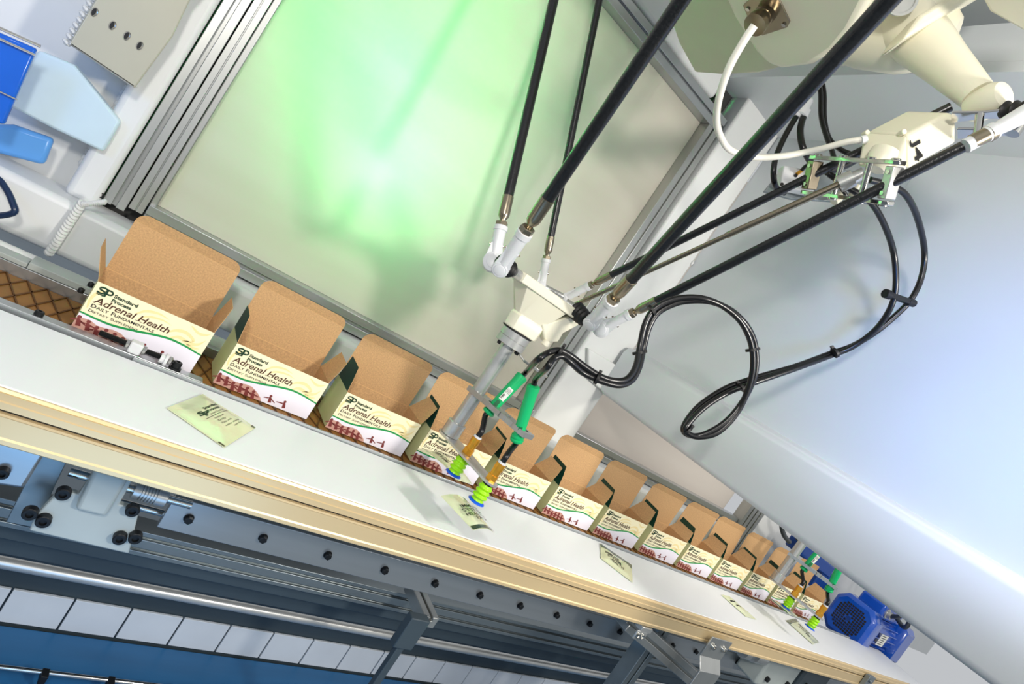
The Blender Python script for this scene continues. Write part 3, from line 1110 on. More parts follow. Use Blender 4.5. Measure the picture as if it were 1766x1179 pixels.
packet('pale green packet with dark green band on the belt right of the raised packet', p4,
       [('IMMUNE', .14, .48, .42, .13, M_INK, .01), ('SYSTEM', .20, .63, .42, .13, M_INK, .01), ('HEALTH', .28, .78, .42, .13, M_INK, .01)], 0.004, band=(0.0, 1.0, 0.0, .22))
p5 = [at(1244, 1025, z=ZP), at(1257, 1027, z=ZP + .006), at(1305, 1068, z=ZP), at(1286, 1062, z=ZP)]
packet('narrow looking pale green packet on the belt before the far gripper', [p5[0], p5[1], p5[2], p5[3]][::1],
       [('-', .1, .3, .5, .06, M_INK, 0), ('-', .2, .5, .4, .06, M_INK, 0)], 0.004)
p6 = [at(1355.6, 1069.5, z=ZP), at(1372, 1066, z=ZP), at(1413, 1107, z=ZP), at(1402, 1110.5, z=ZP)]
packet('pale green packet with dark band below the far gripper', [p6[1], p6[2], p6[3], p6[0]],
       [('IMMUNE', .24, .45, .42, .16, M_INK, .01), ('SYSTEM', .34, .68, .42, .16, M_INK, .01)], 0.004, band=(0.0, .16, 0.0, 1.0))

# ================================================================== gripper
GX, GY = 0.594, 0.880
ZPL = 0.9965


def gripper(near=True):
    root = empty('vacuum_gripper', (GX, GY, ZPL + .25))
    K = lambda mb, n, m=None, **k: keep(mb.build(n, m, **k), root)
    # flange
    K(MB().lathe((GX, GY, 1.190), (0, 0, 1), [(0, .026), (.001, .0275), (.013, .0275), (.0135, .0265), (.0145, .0275), (.027, .0275), (.028, .026)], 40), 'flange', M_STEEL)
    for a in (60, 180, 300, 0):
        p = Vector((GX + .0215 * math.cos(math.radians(a)), GY + .0215 * math.sin(math.radians(a)), 1.190))
        K(MB().lathe(p, (0, 0, -1), [(0, .0035), (.006, .0035), (.006, .002), (.003, .002)], 12), 'socket_screw', M_BOLT)
    K(MB().cyl((GX, GY, ZPL + .03), (GX, GY, 1.191), .0130, n=32), 'pole', M_STEEL)
    K(MB().lathe((GX, GY, ZPL), (0, 0, 1), [(0, .0165), (.001, .0175), (.026, .0175), (.027, .0165), (.027, .0126), (.031, .0126)], 36), 'collar', M_STEEL)
    # lower obround plate
    A = Vector((GX, GY, ZPL))
    e = at(853, 836, z=ZPL)
    d = (e - A)
    d.z = 0
    L = d.length - .012
    d.normalize()
    n_ = Vector((-d.y, d.x, 0))

    def obround(c0, c1, r0, r1, z, t, holes=()):
        out = []
        for i in range(13):
            g = PI / 2 + PI * i / 12
            out.append(c0 + (d * math.cos(g) + n_ * math.sin(g)) * r0)
        for i in range(13):
            g = -PI / 2 + PI * i / 12
            out.append(c1 + (d * math.cos(g) + n_ * math.sin(g)) * r1)
        out = [Vector((p.x, p.y, z)) for p in out]
        return out

    B = A + d * L
    # plate built around the light hole
    out = obround(A, B, .021, .0145, ZPL - .004, .004)
    hc = A + d * (L * .52)
    mb = MB()
    no = len(out)
    hole = []
    for p in out:
        v = (p - hc)
        hole.append(v)
    inner = []
    for v in hole:
        g = math.atan2(v.dot(n_), v.dot(d))
        inner.append(Vector((hc.x, hc.y, ZPL - .004)) + (d * math.cos(g) * .0065 + n_ * math.sin(g) * .0045))
    T = Vector((0, 0, .0038))
    vs = out + inner + [p + T for p in out] + [p + T for p in inner]
    fs = []
    for i in range(no):
        j = (i + 1) % no
        fs += [(i, j, no + j, no + i), (2 * no + i, 3 * no + i, 3 * no + j, 2 * no + j), (i, 2 * no + i, 2 * no + j, j), (no + i, no + j, 3 * no + j, 3 * no + i)]
    mb.add(vs, fs)
    K(mb, 'lower_plate', M_STEEL, angle=30)
    # upper bracket at z 1.085, arm direction towards the ejectors
    zb = 1.083
    hcs = [at(854, 697, z=zb + .009), at(900, 738, z=zb + .009)]
    d = (hcs[0] + hcs[1]) / 2 - A
    d.z = 0
    L2 = (at(912, 748, z=zb + .009) - A).length * .82
    d.normalize()
    n_ = Vector((-d.y, d.x, 0))
    hw = .0165
    offs = [(h - A).dot(d.normalized()) for h in hcs]
    o0 = Vector((GX, GY, zb))
    mb = MB()

    def plate_with_holes(mb, c, L, hw, z, t, hs):
        # strips of quads around circular holes
        xs_ = [-.013]
        for h, r in hs:
            xs_ += [h - r * 1.25, h + r * 1.25]
        xs_ += [L]
        P = lambda x, y, zz: Vector((c.x, c.y, 0)) + d * x + n_ * y + Vector((0, 0, zz))
        for k in range(len(xs_) - 1):
            a, b = xs_[k], xs_[k + 1]
            if k % 2 == 0:
                mb.obox(P((a + b) / 2, 0, z + t / 2), (d, n_, Vector((0, 0, 1))), ((b - a) / 2, hw, t / 2))
            else:
                h, r = hs[k // 2]
                N = 32
                ri, ro = [], []
                for i in range(N):
                    g = 2 * PI * i / N + PI / N
                    cx_, sy_ = math.cos(g), math.sin(g)
                    m_ = min(r * 1.25 / max(abs(cx_), 1e-6), hw / max(abs(sy_), 1e-6))
                    ri.append((h + r * cx_, min(r, hw * .8) * sy_))
                    ro.append((h + m_ * cx_, m_ * sy_))
                vs = [P(x, y, zz) for zz in (z, z + t) for (x, y) in ri + ro]
                fs = []
                for i in range(N):
                    j = (i + 1) % N
                    fs += [(i, j, N + j, N + i), (2 * N + i, 3 * N + i, 3 * N + j, 2 * N + j), (i, 2 * N + i, 2 * N + j, j), (N + i, N + j, 3 * N + j, 3 * N + i)]
                mb.add(vs, fs)
    plate_with_holes(mb, o0, L2, hw, zb, .009, [(offs[0], .0105), ((offs[0] + offs[1]) / 2, .0062), (offs[1], .0105)])
    K(mb, 'upper_bracket', M_ALU, angle=30)
    d = (e - A)
    d.z = 0
    d.normalize()
    n_ = Vector((-d.y, d.x, 0))
    # cups + fittings
    cups = []
    for k, (px, py) in enumerate(((790, 779), (843, 829))):
        c = at(px, py, z=ZPL - .002)
        off = (c - A).dot(d)
        c = A + d * off
        cups.append(c)
        top = c + Vector((0, 0, 0))
        mb = MB()
        mb.lathe((c.x, c.y, ZPL), (0, 0, 1), [(0, .0098), (.011, .0098)], 6)
        mb.lathe((c.x, c.y, ZPL + .011), (0, 0, 1), [(0, .0078), (.010, .0078), (.0105, .0086), (.022, .0086), (.0225, .0070)], 20)
        K(mb, 'brass_fitting', M_BRASS, angle=25)
        K(MB().lathe((c.x, c.y, ZPL + .0336), (0, 0, 1), [(0, .0076), (.003, .0076), (.0035, .0066)], 20), 'release_ring', M_PLASTIC)
        K(MB().lathe((c.x, c.y, ZPL - .0042), (0, 0, -1), [(0, .0088), (.004, .0088)], 20), 'cup_stem', M_BLACK)
        z0 = ZPL - .0084
        prof = [(0, .0095), (.003, .0098)]
        for i in range(3):
            b0 = .003 + i * .0082
            prof += [(b0 + .0014, .0118 + i * .0004), (b0 + .0030, .0126 + i * .0005), (b0 + .0046, .0118 + i * .0004), (b0 + .0066, .0096), (b0 + .0076, .0096)]
        prof += [(.030, .0112)]
        cp = K(MB().lathe((c.x, c.y, z0), (0, 0, -1), prof, 32), 'suction_cup', M_LIME, angle=60)
        lip = MB().lathe((c.x, c.y, z0 - .0302), (0, 0, -1), [(0, .0098), (.0015, .0124), (.0030, .0150), (.0036, .0152), (.0040, .0146)], 32)
        lp = lip.build('cup_lip', M_BLUECUP, angle=60)
        lp.parent = cp
        lp.matrix_parent_inverse = Matrix.Identity(4)
    zlip = ZPL - .0084 - .0342
    # green ejectors
    gy = [(c.y, c.x) for c in cups]
    specs = [((840, 713), (902, 647), (865, 687)), ((890, 762), (921, 664), (901, 722))]
    ends = []
    for k, (pb, pt, ph) in enumerate(specs):
        yb = hcs[k].y
        b = at(*pb, y=yb)
        t_ = at(*pt, y=yb)
        ax = (t_ - b)
        Ln = ax.length
        ax.normalize()
        r = .0098
        mb = MB().lathe(b, ax, [(0, r * .85), (.002, r * 1.15), (.006, r * 1.2), (.0075, r * 1.0), (.010, r * 1.15), (.013, r * 1.15), (.015, r * .9), (.022, r * .95), (Ln * .5, r * 1.02), (Ln - .014, r * 1.05), (Ln - .006, r * 1.15), (Ln - .002, r * 1.12), (Ln, r * .8)], 28)
        ej = K(mb, 'vacuum_ejector', M_GREEN, angle=50)
        # side latch with slots
        toc = (Vector(CAM) - b).normalized()
        sd = (toc - ax * toc.dot(ax)).normalized()
        sw = ax.cross(sd)
        mb = MB().obox(b + ax * .026 + sd * .0095, (ax, sd, sw), (.006, .0012, .0035))
        l_ = mb.build('latch', mat('dark_green_plastic', '#07663c', .5), ej)  # latch in a darker green than the ejector body
        l_.parent = ej
        if k == 0:
            c = b + ax * (Ln * .52) + sd * (r * 1.08) + sw * .001
            mb = MB()
            mb.use(M_LABEL).obox(c, (ax, sw, sd), (.0135, .0050, .0004))
            mb.use(M_INK)
            put_text(mb, 'piab', c - ax * .0115 + sd * .0006 - sw * .004, ax, sw if sw.cross(-ax).dot(sd) > 0 else sw, .010, .0045, .2, .03)
            for i in range(4):
                mb.obox(c + ax * .006 + sw * (-.0032 + .0021 * i) + sd * .0006, (ax, sw, sd), (.0052 - .0012 * (i % 2), .0003, .0002))
            l_ = mb.build('label', None, ej, smooth=False)
        ends.append((b, t_, ax))
        # hose from ejector down to fitting
        c = cups[k]
        f0 = Vector((c.x, c.y, ZPL + .036))
        m_ = f0.lerp(b, .5)
        pts = spline([f0, f0 + Vector((0, 0, .012)), m_ + Vector((0, 0, .004)), b - ax * .004, b + ax * .004], 6)
        K(MB().tube(pts, .0052, 12), 'suction_hose', M_HOSE)
        # neck above ejector
    # ring hanger
    rc = at(967, 642, y=ends[1][1].y + .01) if False else (ends[0][1] + ends[1][1]) / 2 + Vector((0, 0, .022))
    rc = at(927, 638, y=(ends[0][1].y + ends[1][1].y) / 2)
    rr = .0215
    u = (at(943, 650, y=rc.y) - at(911, 628, y=rc.y)).normalized()
    v = u.cross(Vector((0, 0, 1)).cross(u)).normalized()
    v = Vector((0, 1, 0))
    v = (v - u * v.dot(u)).normalized()
    ring = [rc + u * math.cos(g) * rr + v * math.sin(g) * rr * .6 for g in [2 * PI * i / 30 for i in range(30)]]
    K(MB().tube(ring, .0022, 8, closed=True), 'hose_ring', M_STEEL)
    K(MB().tube([Vector((GX + .018, GY - .012, 1.189)), rc - u * (rr + .012), rc - u * rr], .0022, 8), 'ring_hanger', M_STEEL)
    return root, cups, ends, zlip, rc


grip, cups, ejends, zlip, ringc = gripper()
tag(grip, 'near vacuum gripper with steel pole, two green ejectors and lime cups over the belt', 'gripper', 'vacuum grippers over the white belt')
g2 = copy_tree(grip)
dX = at(1351, 1006, y=GY).x - at(778, 752, z=ZPL).x
g2.location = grip.location + Vector((1.275, 0.0, 0.0))
tag(g2, 'far vacuum gripper with steel pole and green ejectors in front of the blue motor', 'gripper', 'vacuum grippers over the white belt')

# packets held by the cups
c = cups[1]
zh = zlip - .0038
# right hand packet: text side up
q = [at(763, 851, z=zh), at(806, 853, z=zh), at(857, 912, z=zh), at(819, 910, z=zh)]


def curl2(u, v):
    return -0.020 * max(0, abs(u - .42) - .12) ** 1.3


packet('pale green immune system health pack hanging under the near right suction cup', [q[0] + Vector((0, 0, 0)), q[1], q[2], q[3]][0:4],
       [], 0.002, curl=curl2)
bpy.data.objects['packet.004' if 'packet.004' in bpy.data.objects else 'packet']
hp = [o for o in bpy.data.objects if o.name.startswith('packet') and 'immune' in o.get('label', '')][-1]
# print of that packet: lines run across its length
mb = MB()
a, b, c_, d_ = q


def S2(u, v, off=.0022):
    p = a.lerp(b, u).lerp(d_.lerp(c_, u), v)
    return p + Vector((0, 0, off + curl2(u, v)))


mb.use(M_INK)
for tx, u0, v0, w_, h_ in (('IMMUNE', .16, .46, .90, .085), ('SYSTEM', .10, .575, .96, .085), ('HEALTH', .10, .69, .96, .085), ('PACK', .36, .80, .66, .085)):
    tv, tf = text_mesh(tx, 1.0, 0, .012, 1.0)
    x0 = min(k.x for k in tv)
    x1 = max(k.x for k in tv)
    mb.add([S2(u0 + (k.x - x0) / (x1 - x0) * w_ * .86, v0 - k.y / .7 * h_, .0048) for k in tv], tf)
mb.use(M_FOILG)
n1 = 10
mb.add([S2(i / n1, v, .0012) for v in (.90, .995) for i in range(n1 + 1)], [(i, i + 1, n1 + 1 + i + 1, n1 + 1 + i) for i in range(n1)])
keep(mb.build('print', None, smooth=False, fix=False), hp)

q = [at(729, 771, z=zh), at(761, 776, z=zh), at(817, 829, z=zh), at(790, 822, z=zh)]
packet('pale green packet held up by the near left suction cup before the cartons', [q[1], q[2], q[3], q[0]],
       [('IMMUNE', .06, .48, .40, .16, M_INK, .01), ('SYSTEM', .10, .70, .40, .16, M_INK, .01)], 0.002, curl=lambda u, v: -.02 * max(0, abs(u - .45) - .15) ** 1.3)
c2 = Vector((cups[0].x + 1.275, cups[0].y, zh))
dv = (q[2] - q[1])
packet('dark thin looking packet held by the far gripper', [c2 + Vector((-.045, .03, 0)), c2 + Vector((.035, .03, 0)), c2 + Vector((.045, -.03, 0)), c2 + Vector((-.035, -.03, 0))],
       [], 0.002, band=(.0, .14, 0, 1))

# ================================================================== delta robot
rb = empty('delta_robot', (0.60, 0.90, 1.30), label='cream delta robot with black carbon rods hanging above the belt', cat='robot')
K = lambda mb, n, m=None, **k: keep(mb.build(n, m, **k), rb)


def sub(o, parent):
    o.parent = parent
    o.matrix_parent_inverse = Matrix.Identity(4)
    return o


# platform
LP = at(884, 470, y=0.838)
RP = at(1003, 541, y=0.838)
BP = Vector((0.595, 0.985, 1.302))
LP.z = RP.z = 1.302
ctr = Vector((0.594, 0.882, 0))


def tri_ring(z, s, flat, r):
    """rounded triangle ring: arms at LP, RP, BP"""
    out = []
    A = [LP, RP, BP]
    for k in range(3):
        p = Vector((A[k].x, A[k].y, 0)) - ctr
        dd = p.normalized()
        nn = Vector((-dd.y, dd.x, 0))
        e = ctr + p * s
        for sgn in (-1, 1):
            out.append(e + nn * sgn * flat + Vector((0, 0, z)))
            out.append(ctr + p * s * .62 + nn * sgn * flat * 1.75 + Vector((0, 0, z))) if sgn > 0 else out.insert(-1, ctr + p * s * .62 + nn * sgn * flat * 1.75 + Vector((0, 0, z)))
    return out


def circ(z, r, n=12, ph=None):
    # 12 points matched to tri_ring order by angle
    base = tri_ring(z, 1, .012, 0)
    return [Vector((ctr.x, ctr.y, z)) + (Vector((p.x, p.y, 0)) - ctr).normalized() * r for p in base]


mb = MB()
mb.loft([tri_ring(1.2935, .86, .016, 0), tri_ring(1.2945, .88, .0165, 0), tri_ring(1.3085, .88, .0165, 0), tri_ring(1.310, .86, .016, 0)])
K(mb, 'platform_plate', M_CREAM, bevel=0.0015)
mb = MB()
mb.loft([circ(1.2205, .0345), circ(1.222, .0365), circ(1.246, .0385), circ(1.250, .036), tri_ring(1.2936, .70, .017, 0)])
K(mb, 'platform_cone', M_CREAM, bevel=0.002, angle=30)
mb = MB().cyl((ctr.x, ctr.y, 1.2178), (ctr.x, ctr.y, 1.2200), .030, n=32)
K(mb, 'flange_gap', M_BLACK)
# side lug with hose clamp below right arm
lug = at(965, 585, y=.85)
mb = MB().prism([at(935, 560, y=.848), at(985, 545, y=.848), at(1000, 560, y=.848), at(972, 575, y=.848), at(963, 590, y=.848), at(940, 592, y=.848)], (0, .02, 0))
K(mb, 'lug', M_CREAM, bevel=.003)
c = at(940, 594, y=.845)
mb = MB().lathe(c, (0, 0, -1), [(-.008, .007), (.001, .008), (.003, .0065)], 20)
K(mb, 'plug', M_CREAM)


def rod(p0px, y0, top, R, shank=1.0, passes=False, eye=True, lab=None, sleeve_top=None):
    """p0px pixel of the eye centre at depth plane y0; top: world point of the far end"""
    p0 = at(*p0px, y=y0)
    top = Vector(top)
    ax = (top - p0)
    L = ax.length
    ax.normalize()
    tube_start = .112 * shank
    ro = K(MB().cyl(p0 + ax * tube_start, top, R, n=28), 'carbon_rod', M_CARBON)
    s = shank
    toc = (Vector(CAM) - p0).normalized()
    sd = (toc - ax * toc.dot(ax)).normalized()
    sw = ax.cross(sd)
    # metal sleeve
    mb = MB().lathe(p0 + ax * (.067 * s), ax, [(0, R * .62), (.006 * s, R * .62), (.011 * s, R * 1.02), (.016 * s, R * 1.12), (.046 * s, R * 1.12), (.0465 * s, R * 1.0)], 28)
    sub(mb.build('sleeve', M_NICKEL), ro)
    mb = MB().lathe(p0 + ax * (.060 * s), ax, [(0, R * 1.05), (.001, R * 1.2), (.008 * s, R * 1.2), (.009 * s, R * 1.05)], 6)
    sub(mb.build('hex_nut', M_NICKEL, angle=20), ro)
    # white rod end
    q0 = p0 + ax * (.009 * s)
    mb = MB().lathe(q0, ax, [(0, R * 1.0), (.010 * s, R * 1.0), (.022 * s, R * 1.12), (.044 * s, R * 1.16), (.0445 * s, R * 1.34), (.052 * s, R * 1.34), (.0525 * s, R * 1.2)], 28)
    E = .0165 if eye else R * 1.4
    mb.lathe(p0 - sd * R * .95, sd, [(0, E * .85), (.002, E), (R * 1.9 - .002, E), (R * 1.9, E * .85)], 32)
    mb.lathe(p0 + sd * R * .95, sd, [(0, E * .68), (.0008, E * .66), (.0012, E * .6)], 28)
    mb.loft([[p0 + sw * E * .92 * c1 + sd * R * .85 * c2 for c1, c2 in ((-1, -1), (1, -1), (1, 1), (-1, 1))], [q0 + ax * .022 * s + sw * R * 1.05 * c1 + sd * R * .7 * c2 for c1, c2 in ((-1, -1), (1, -1), (1, 1), (-1, 1))]])
    we = sub(mb.build('rod_end', M_PLASTIC, angle=40), ro)
    # boss with brass screws on both sides
    for sg in (-1, 1):
        bp_ = q0 + ax * (.020 * s)
        mb = MB().lathe(bp_ + sw * sg * R * .7, sw * sg, [(0, .0035), (R * .45, .0034), (R * .45 + .0004, .0026)], 14)
        mb2 = MB().lathe(bp_ + sw * sg * (R * 1.15), sw * sg, [(0, .0017), (.0022, .0017), (.0028, .0012)], 10)
        sub(mb.build('boss', M_PLASTIC), ro)
        sub(mb2.build('grease_screw', M_NICKEL), ro)
    return ro, p0, ax


ELB = at(1735, 205, t=.76)
RA = .0085
fA = rod((850, 452), .850, at(985, -130, t=1.04), RA)
fC = rod((933, 492), .975, at(1062, -140, t=1.13), RA * .82, .85, eye=False)
fB = rod((864, 462), .795, at(1270, -140, t=.62), RA * 1.12, 1.18, eye=False)
fE = rod((1020, 556), .800, at(1690, -170, t=.48), RA * 1.12, 1.18, eye=False)
fD = rod((975, 513), .960, at(1640, 184, t=.86), RA * .78, .92, eye=False)
fF = rod((1038, 566), .830, at(1700, 233, t=.765), RA * .90, 1.0)


def boot(p, axis, r, L):
    prof = [(0, r * .75)]
    n = 4
    for i in range(n):
        b0 = L * i / n
        prof += [(b0 + L / n * .15, r * .8), (b0 + L / n * .5, r * (1.1 - .05 * i)), (b0 + L / n * .85, r * .78)]
    prof += [(L, r * .7)]
    return MB().lathe(p, axis, prof, 28)


a_ = (at(905, 485, y=.85) - at(868, 452, y=.81)).normalized()
K(boot(at(866, 453, y=.812), a_, .0155, .030), 'rubber_boot', M_BLACK, angle=70)
K(MB().cyl(at(885, 468, y=.83), at(902, 480, y=.848), .009, n=20), 'pivot_shaft', M_STEEL)
a_ = (at(1020, 556, y=.80) - at(990, 528, y=.85)).normalized()
K(boot(at(991, 533, y=.845), a_, .0158, .034), 'rubber_boot', M_BLACK, angle=70)
K(MB().cyl(at(975, 522, y=.86), at(993, 534, y=.845), .009, n=20), 'pivot_shaft', M_STEEL)
K(MB().cyl(at(933, 492, y=.975), at(975, 513, y=.96), .006, n=20), 'pivot_shaft', M_STEEL)

# drive shaft (telescopic, bronze coloured) from platform up to the cross block
ds0, ds1 = at(985, 528, y=.90), at(1462, 311, t=.885)
sh = K(MB().cyl(ds0, ds1, .0042, n=20), 'drive_shaft', M_NICKEL)
ax = (ds1 - ds0).normalized()
sub(MB().cyl(ds0 + ax * .30, ds1, .0052, n=20).build('outer_shaft', M_NICKEL), sh)

# clamp frame around the two upper rods
DD, DF = .885, .835


def P3(px, py, t):
    return at(px, py, t=t)


# blocks
def tblock(px, py, t, w, h, name, m, col=M_STEEL):
    pass


def on_rod(rd, px):
    _, p, a = rd
    q = [RM @ (np.array(p) - CAM), RM @ np.array(a)]
    k = (px - CX) / F
    return p + a * float((k * q[0][2] - q[0][0]) / (q[1][0] - k * q[1][2]))


bD0 = on_rod(fD, 1401)
bF0 = on_rod(fF, 1536)
uu = (bF0 - bD0).normalized()
zz = -dn
zz = (zz - uu * zz.dot(uu)).normalized()
ww = uu.cross(zz)
for c, sg in ((bD0, -1), (bF0, 1)):
    mb = MB().obox(c, (uu, zz, ww), (.007, .022, .010))
    b = K(mb, 'clamp_block', M_NICKEL if sg < 0 else M_STEEL, bevel=.0015)
    for s2 in (-1, 1):
        sub(MB().lathe(c + zz * s2 * .014 + ww * .010, ww, [(0, .003), (.002, .003)], 12).build('screw', M_CHROME), b)
        sub(MB().lathe(c + zz * s2 * .014 - ww * .010, -ww, [(0, .003), (.002, .003)], 12).build('screw', M_CHROME), b)
mid = (bD0 + bF0) / 2
LL = (bF0 - bD0).length / 2 + .010
for s2 in (-1, 1):
    pc = mid + zz * s2 * .027
    # dog-bone strap
    out = []
    for (u_, w_) in ((-LL, -.006), (-LL + .006, -.011), (-LL + .022, -.011), (-LL + .035, -.006), (LL - .035, -.006), (LL - .022, -.011), (LL - .006, -.011), (LL, -.006),
                     (LL, .006), (LL - .006, .011), (LL - .022, .011), (LL - .035, .006), (-LL + .035, .006), (-LL + .022, .011), (-LL + .006, .011), (-LL, .006)):
        out.append(pc + uu * u_ + ww * w_ - zz * .003)
    st = K(MB().prism(out, zz * .006), 'link_strap', M_CHROME, bevel=.0008)
    for k in (-LL + .012, LL - .012, -.02, .03):
        sub(MB().lathe(pc + uu * k + zz * s2 * .002, zz * s2, [(0, .0065), (.003, .0065), (.004, .005)], 20).build('pin_head', M_CHROME), st)
for k in (-.02, .03):
    K(MB().cyl(mid + uu * k - zz * .025, mid + uu * k + zz * .025, .0045, n=18), 'pin', M_CHROME)
K(MB().lathe(ds1 - ax * .012, ax, [(0, .0085), (0, .013), (.020, .013), (.020, .009), (.034, .009)], 24), 'shaft_coupling', M_STEEL)

# J4 motor housing
T0 = .90
hv = [at(1478, 285, t=.86), at(1492, 225, t=.87), at(1572, 186, t=.90), at(1640, 186, t=.86), at(1651, 200, t=.845), at(1649, 245, t=.835), at(1560, 292, t=.83), at(1554, 300, t=.83)]
# build as a box-like body: front face polygon extruded backwards
ax_m = (at(1645, 235, t=.84) - at(1560, 285, t=.84)).normalized()
nrm_m = -fw
up_m = (zz - ax_m * zz.dot(ax_m)).normalized()
bk = ax_m.cross(up_m)
if bk.dot(fw) < 0:
    bk = -bk
mb = MB()
fpx = [(1478, 288), (1484, 262), (1494, 232), (1564, 232), (1649, 205), (1651, 214), (1650, 246), (1575, 290), (1555, 300), (1520, 290)]
low = [(1565, 233), (1640, 196), (1648, 204), (1650, 246), (1604, 273), (1566, 292)]
# long body
FRT = .845
pts0 = [at(px, py, t=FRT) for px, py in ((1566, 232), (1636, 196), (1648, 203), (1650, 246), (1566, 291))]
vec = at(1494, 228, t=.90) - at(1566, 232, t=FRT)
pts1 = [p + vec for p in pts0]
mb.prism([at(px, py, t=FRT) for px, py in ((1564, 231), (1600, 212), (1636, 193), (1647, 198), (1650, 208), (1650, 246), (1566, 292))],
         at(1572, 187, t=.905) - at(1645, 189, t=FRT))
mh = K(mb, 'motor_housing', M_CREAM, bevel=.006, seg=3)
# sloping nose
mb = MB()
r0 = [at(1566, 232, t=.845), at(1566, 292, t=.845), at(1492, 284, t=.90), at(1494, 226, t=.905)]
r1 = [at(1556, 250, t=.846), at(1542, 300, t=.846), at(1478, 286, t=.89), at(1486, 250, t=.895)]
mb.loft([r1, r0])
K(mb, 'housing_nose', M_CREAM, bevel=.005, seg=3)
# rounded lower lobe
K(MB().lathe(at(1528, 262, t=.865), (at(1506, 300, t=.865) - at(1528, 262, t=.865)), [(0, .020), (.012, .021), (.024, .018), (.03, .011)], 24), 'housing_lobe', M_CREAM)
for px, py in ((1494, 229), (1557, 228)):
    K(MB().lathe(at(px, py, t=.848 if px > 1500 else .885), -fw, [(-.006, .0038), (.003, .0038), (.004, .003)], 14), 'cap_screw', M_CREAM)
# lettering J4: rotated on the housing side
mb = MB().use(M_INK)
e = at(1588, 246, t=FRT - .0035)
dirx = (at(1586, 284, t=FRT - .0035) - at(1580, 246, t=FRT - .0035)).normalized()
diry = (at(1594, 238, t=FRT - .0035) - at(1573, 250, t=FRT - .0035)).normalized()
put_text(mb, 'J4', at(1573, 240, t=FRT - .0012), dirx, diry, .034, .0120, 0, .02)
sub(mb.build('lettering', None, smooth=False, fix=False), mh)
# connector stub
K(MB().cyl(at(1493, 240, t=.885), at(1484, 242, t=.885), .0065, n=18), 'cable_gland', M_PLASTIC)

# upper elbow of that arm
el = at(1760, 198, t=.74)
K(MB().lathe(at(1700, 233, t=.765), (at(1735, 214, t=.76) - at(1700, 233, t=.765)), [(-.026, RA * 1.1), (.0, RA * 1.12), (.004, RA * 1.3), (.012, RA * 1.3), (.013, RA * 1.0), (.030, RA * 1.2), (.05, RA * 1.35), (.08, RA * 1.5)], 28), 'rod_end_upper', M_PLASTIC)
K(MB().lathe(at(1676, 245, t=.768), (at(1700, 233, t=.765) - at(1676, 245, t=.768)), [(0, RA * 1.15), (.020, RA * 1.15), (.0205, RA * 1.3), (.027, RA * 1.3), (.0275, RA * .9)], 28), 'sleeve_upper', M_NICKEL)
K(boot(at(1728, 192, t=.80), at(1775, 188, t=.77) - at(1728, 192, t=.80), .012, .045), 'rubber_boot', M_BLACK, angle=70)
for (pa, pb_) in (((1640, 204), (1752, 196)), ((1650, 232), (1748, 226))):
    a0, b0 = at(*pa, t=.83), at(*pb_, t=.79)
    dd = (b0 - a0).normalized()
    nn = dd.cross(Vector((0, 0, 1))).normalized()
    out = [a0 - nn * .012, a0 + nn * .012, a0.lerp(b0, .5) + nn * .007, b0 + nn * .012, b0 + dd * .008, b0 - nn * .012, a0.lerp(b0, .5) - nn * .007]
    st = K(MB().prism(out, Vector((0, 0, .004))), 'link_strap', M_CHROME, bevel=.0008)
    sub(MB().lathe(b0 + Vector((0, 0, -.004)), (0, 0, 1), [(0, .009), (.012, .009)], 20).build('pin_head', M_CHROME), st)
K(MB().cyl(at(1690, 196, t=.81), at(1686, 234, t=.81), .0055, n=18), 'pin', M_CHROME)
# upper arm cone
K(MB().lathe(at(1560, 40, t=.92), at(1696, 175, t=.83) - at(1560, 40, t=.92), [(-.06, .045), (.0, .043), (.05, .039), (.10, .031), (.15, .025), (.175, .022)], 36), 'upper_arm', M_CREAM)
K(MB().lathe(at(1672, 190, t=.845), at(1712, 172, t=.815) - at(1672, 190, t=.845), [(0, .010), (.002, .018), (.012, .022), (.038, .022), (.046, .018), (.048, .012)], 32), 'elbow_hub', M_CREAM)
# shoulder hub
K(MB().lathe(at(1500, 50, t=.97), at(1590, 60, t=.93) - at(1500, 50, t=.97), [(-.05, .035), (-.03, .055), (.0, .060), (.06, .060), (.10, .05), (.12, .03)], 36), 'shoulder_hub', M_CREAM)
K(MB().lathe(at(1440, 70, t=1.02), at(1520, 30, t=.98) - at(1440, 70, t=1.02), [(-.02, .02), (.0, .045), (.05, .05), (.09, .045)], 30), 'gear_casing', M_CREAM)
mb = MB().obox(at(1640, 10, t=.88), (at(1700, -30, t=.88) - at(1600, 30, t=.88), Vector((0, 0, 1)), fw), (.09, .022, .03))
K(mb, 'arm_motor_case', M_CREAM, bevel=.006)
# base housing
zb_ = 1.86
fl_ = [at(px, py, z=zb_) for px, py in ((1130, -160), (1158, 40), (1170, 75), (1198, 126), (1250, 130), (1310, 127), (1352, 116), (1420, -160))]
K(MB().prism(fl_, (0, 0, .12)), 'base_skirt', M_CREAMD, bevel=.006)
zb2 = 1.83
bd = [at(px, py, z=zb2) for px, py in ((1225, -180), (1240, -20), (1262, 30), (1300, 90), (1322, 113), (1350, 122), (1400, 116), (1440, 90), (1470, 55), (1500, 0), (1560, -180))]
K(MB().prism(bd, (0, 0, .16)), 'base_body', M_CREAM, bevel=.012, seg=3)
pr = [at(px, py, z=1.93) for px, py in ((1660, -60), (1705, 22), (1790, 70), (1900, -60))]
K(MB().prism(pr, (0, 0, .04)), 'base_skirt', M_CREAM, bevel=.006)
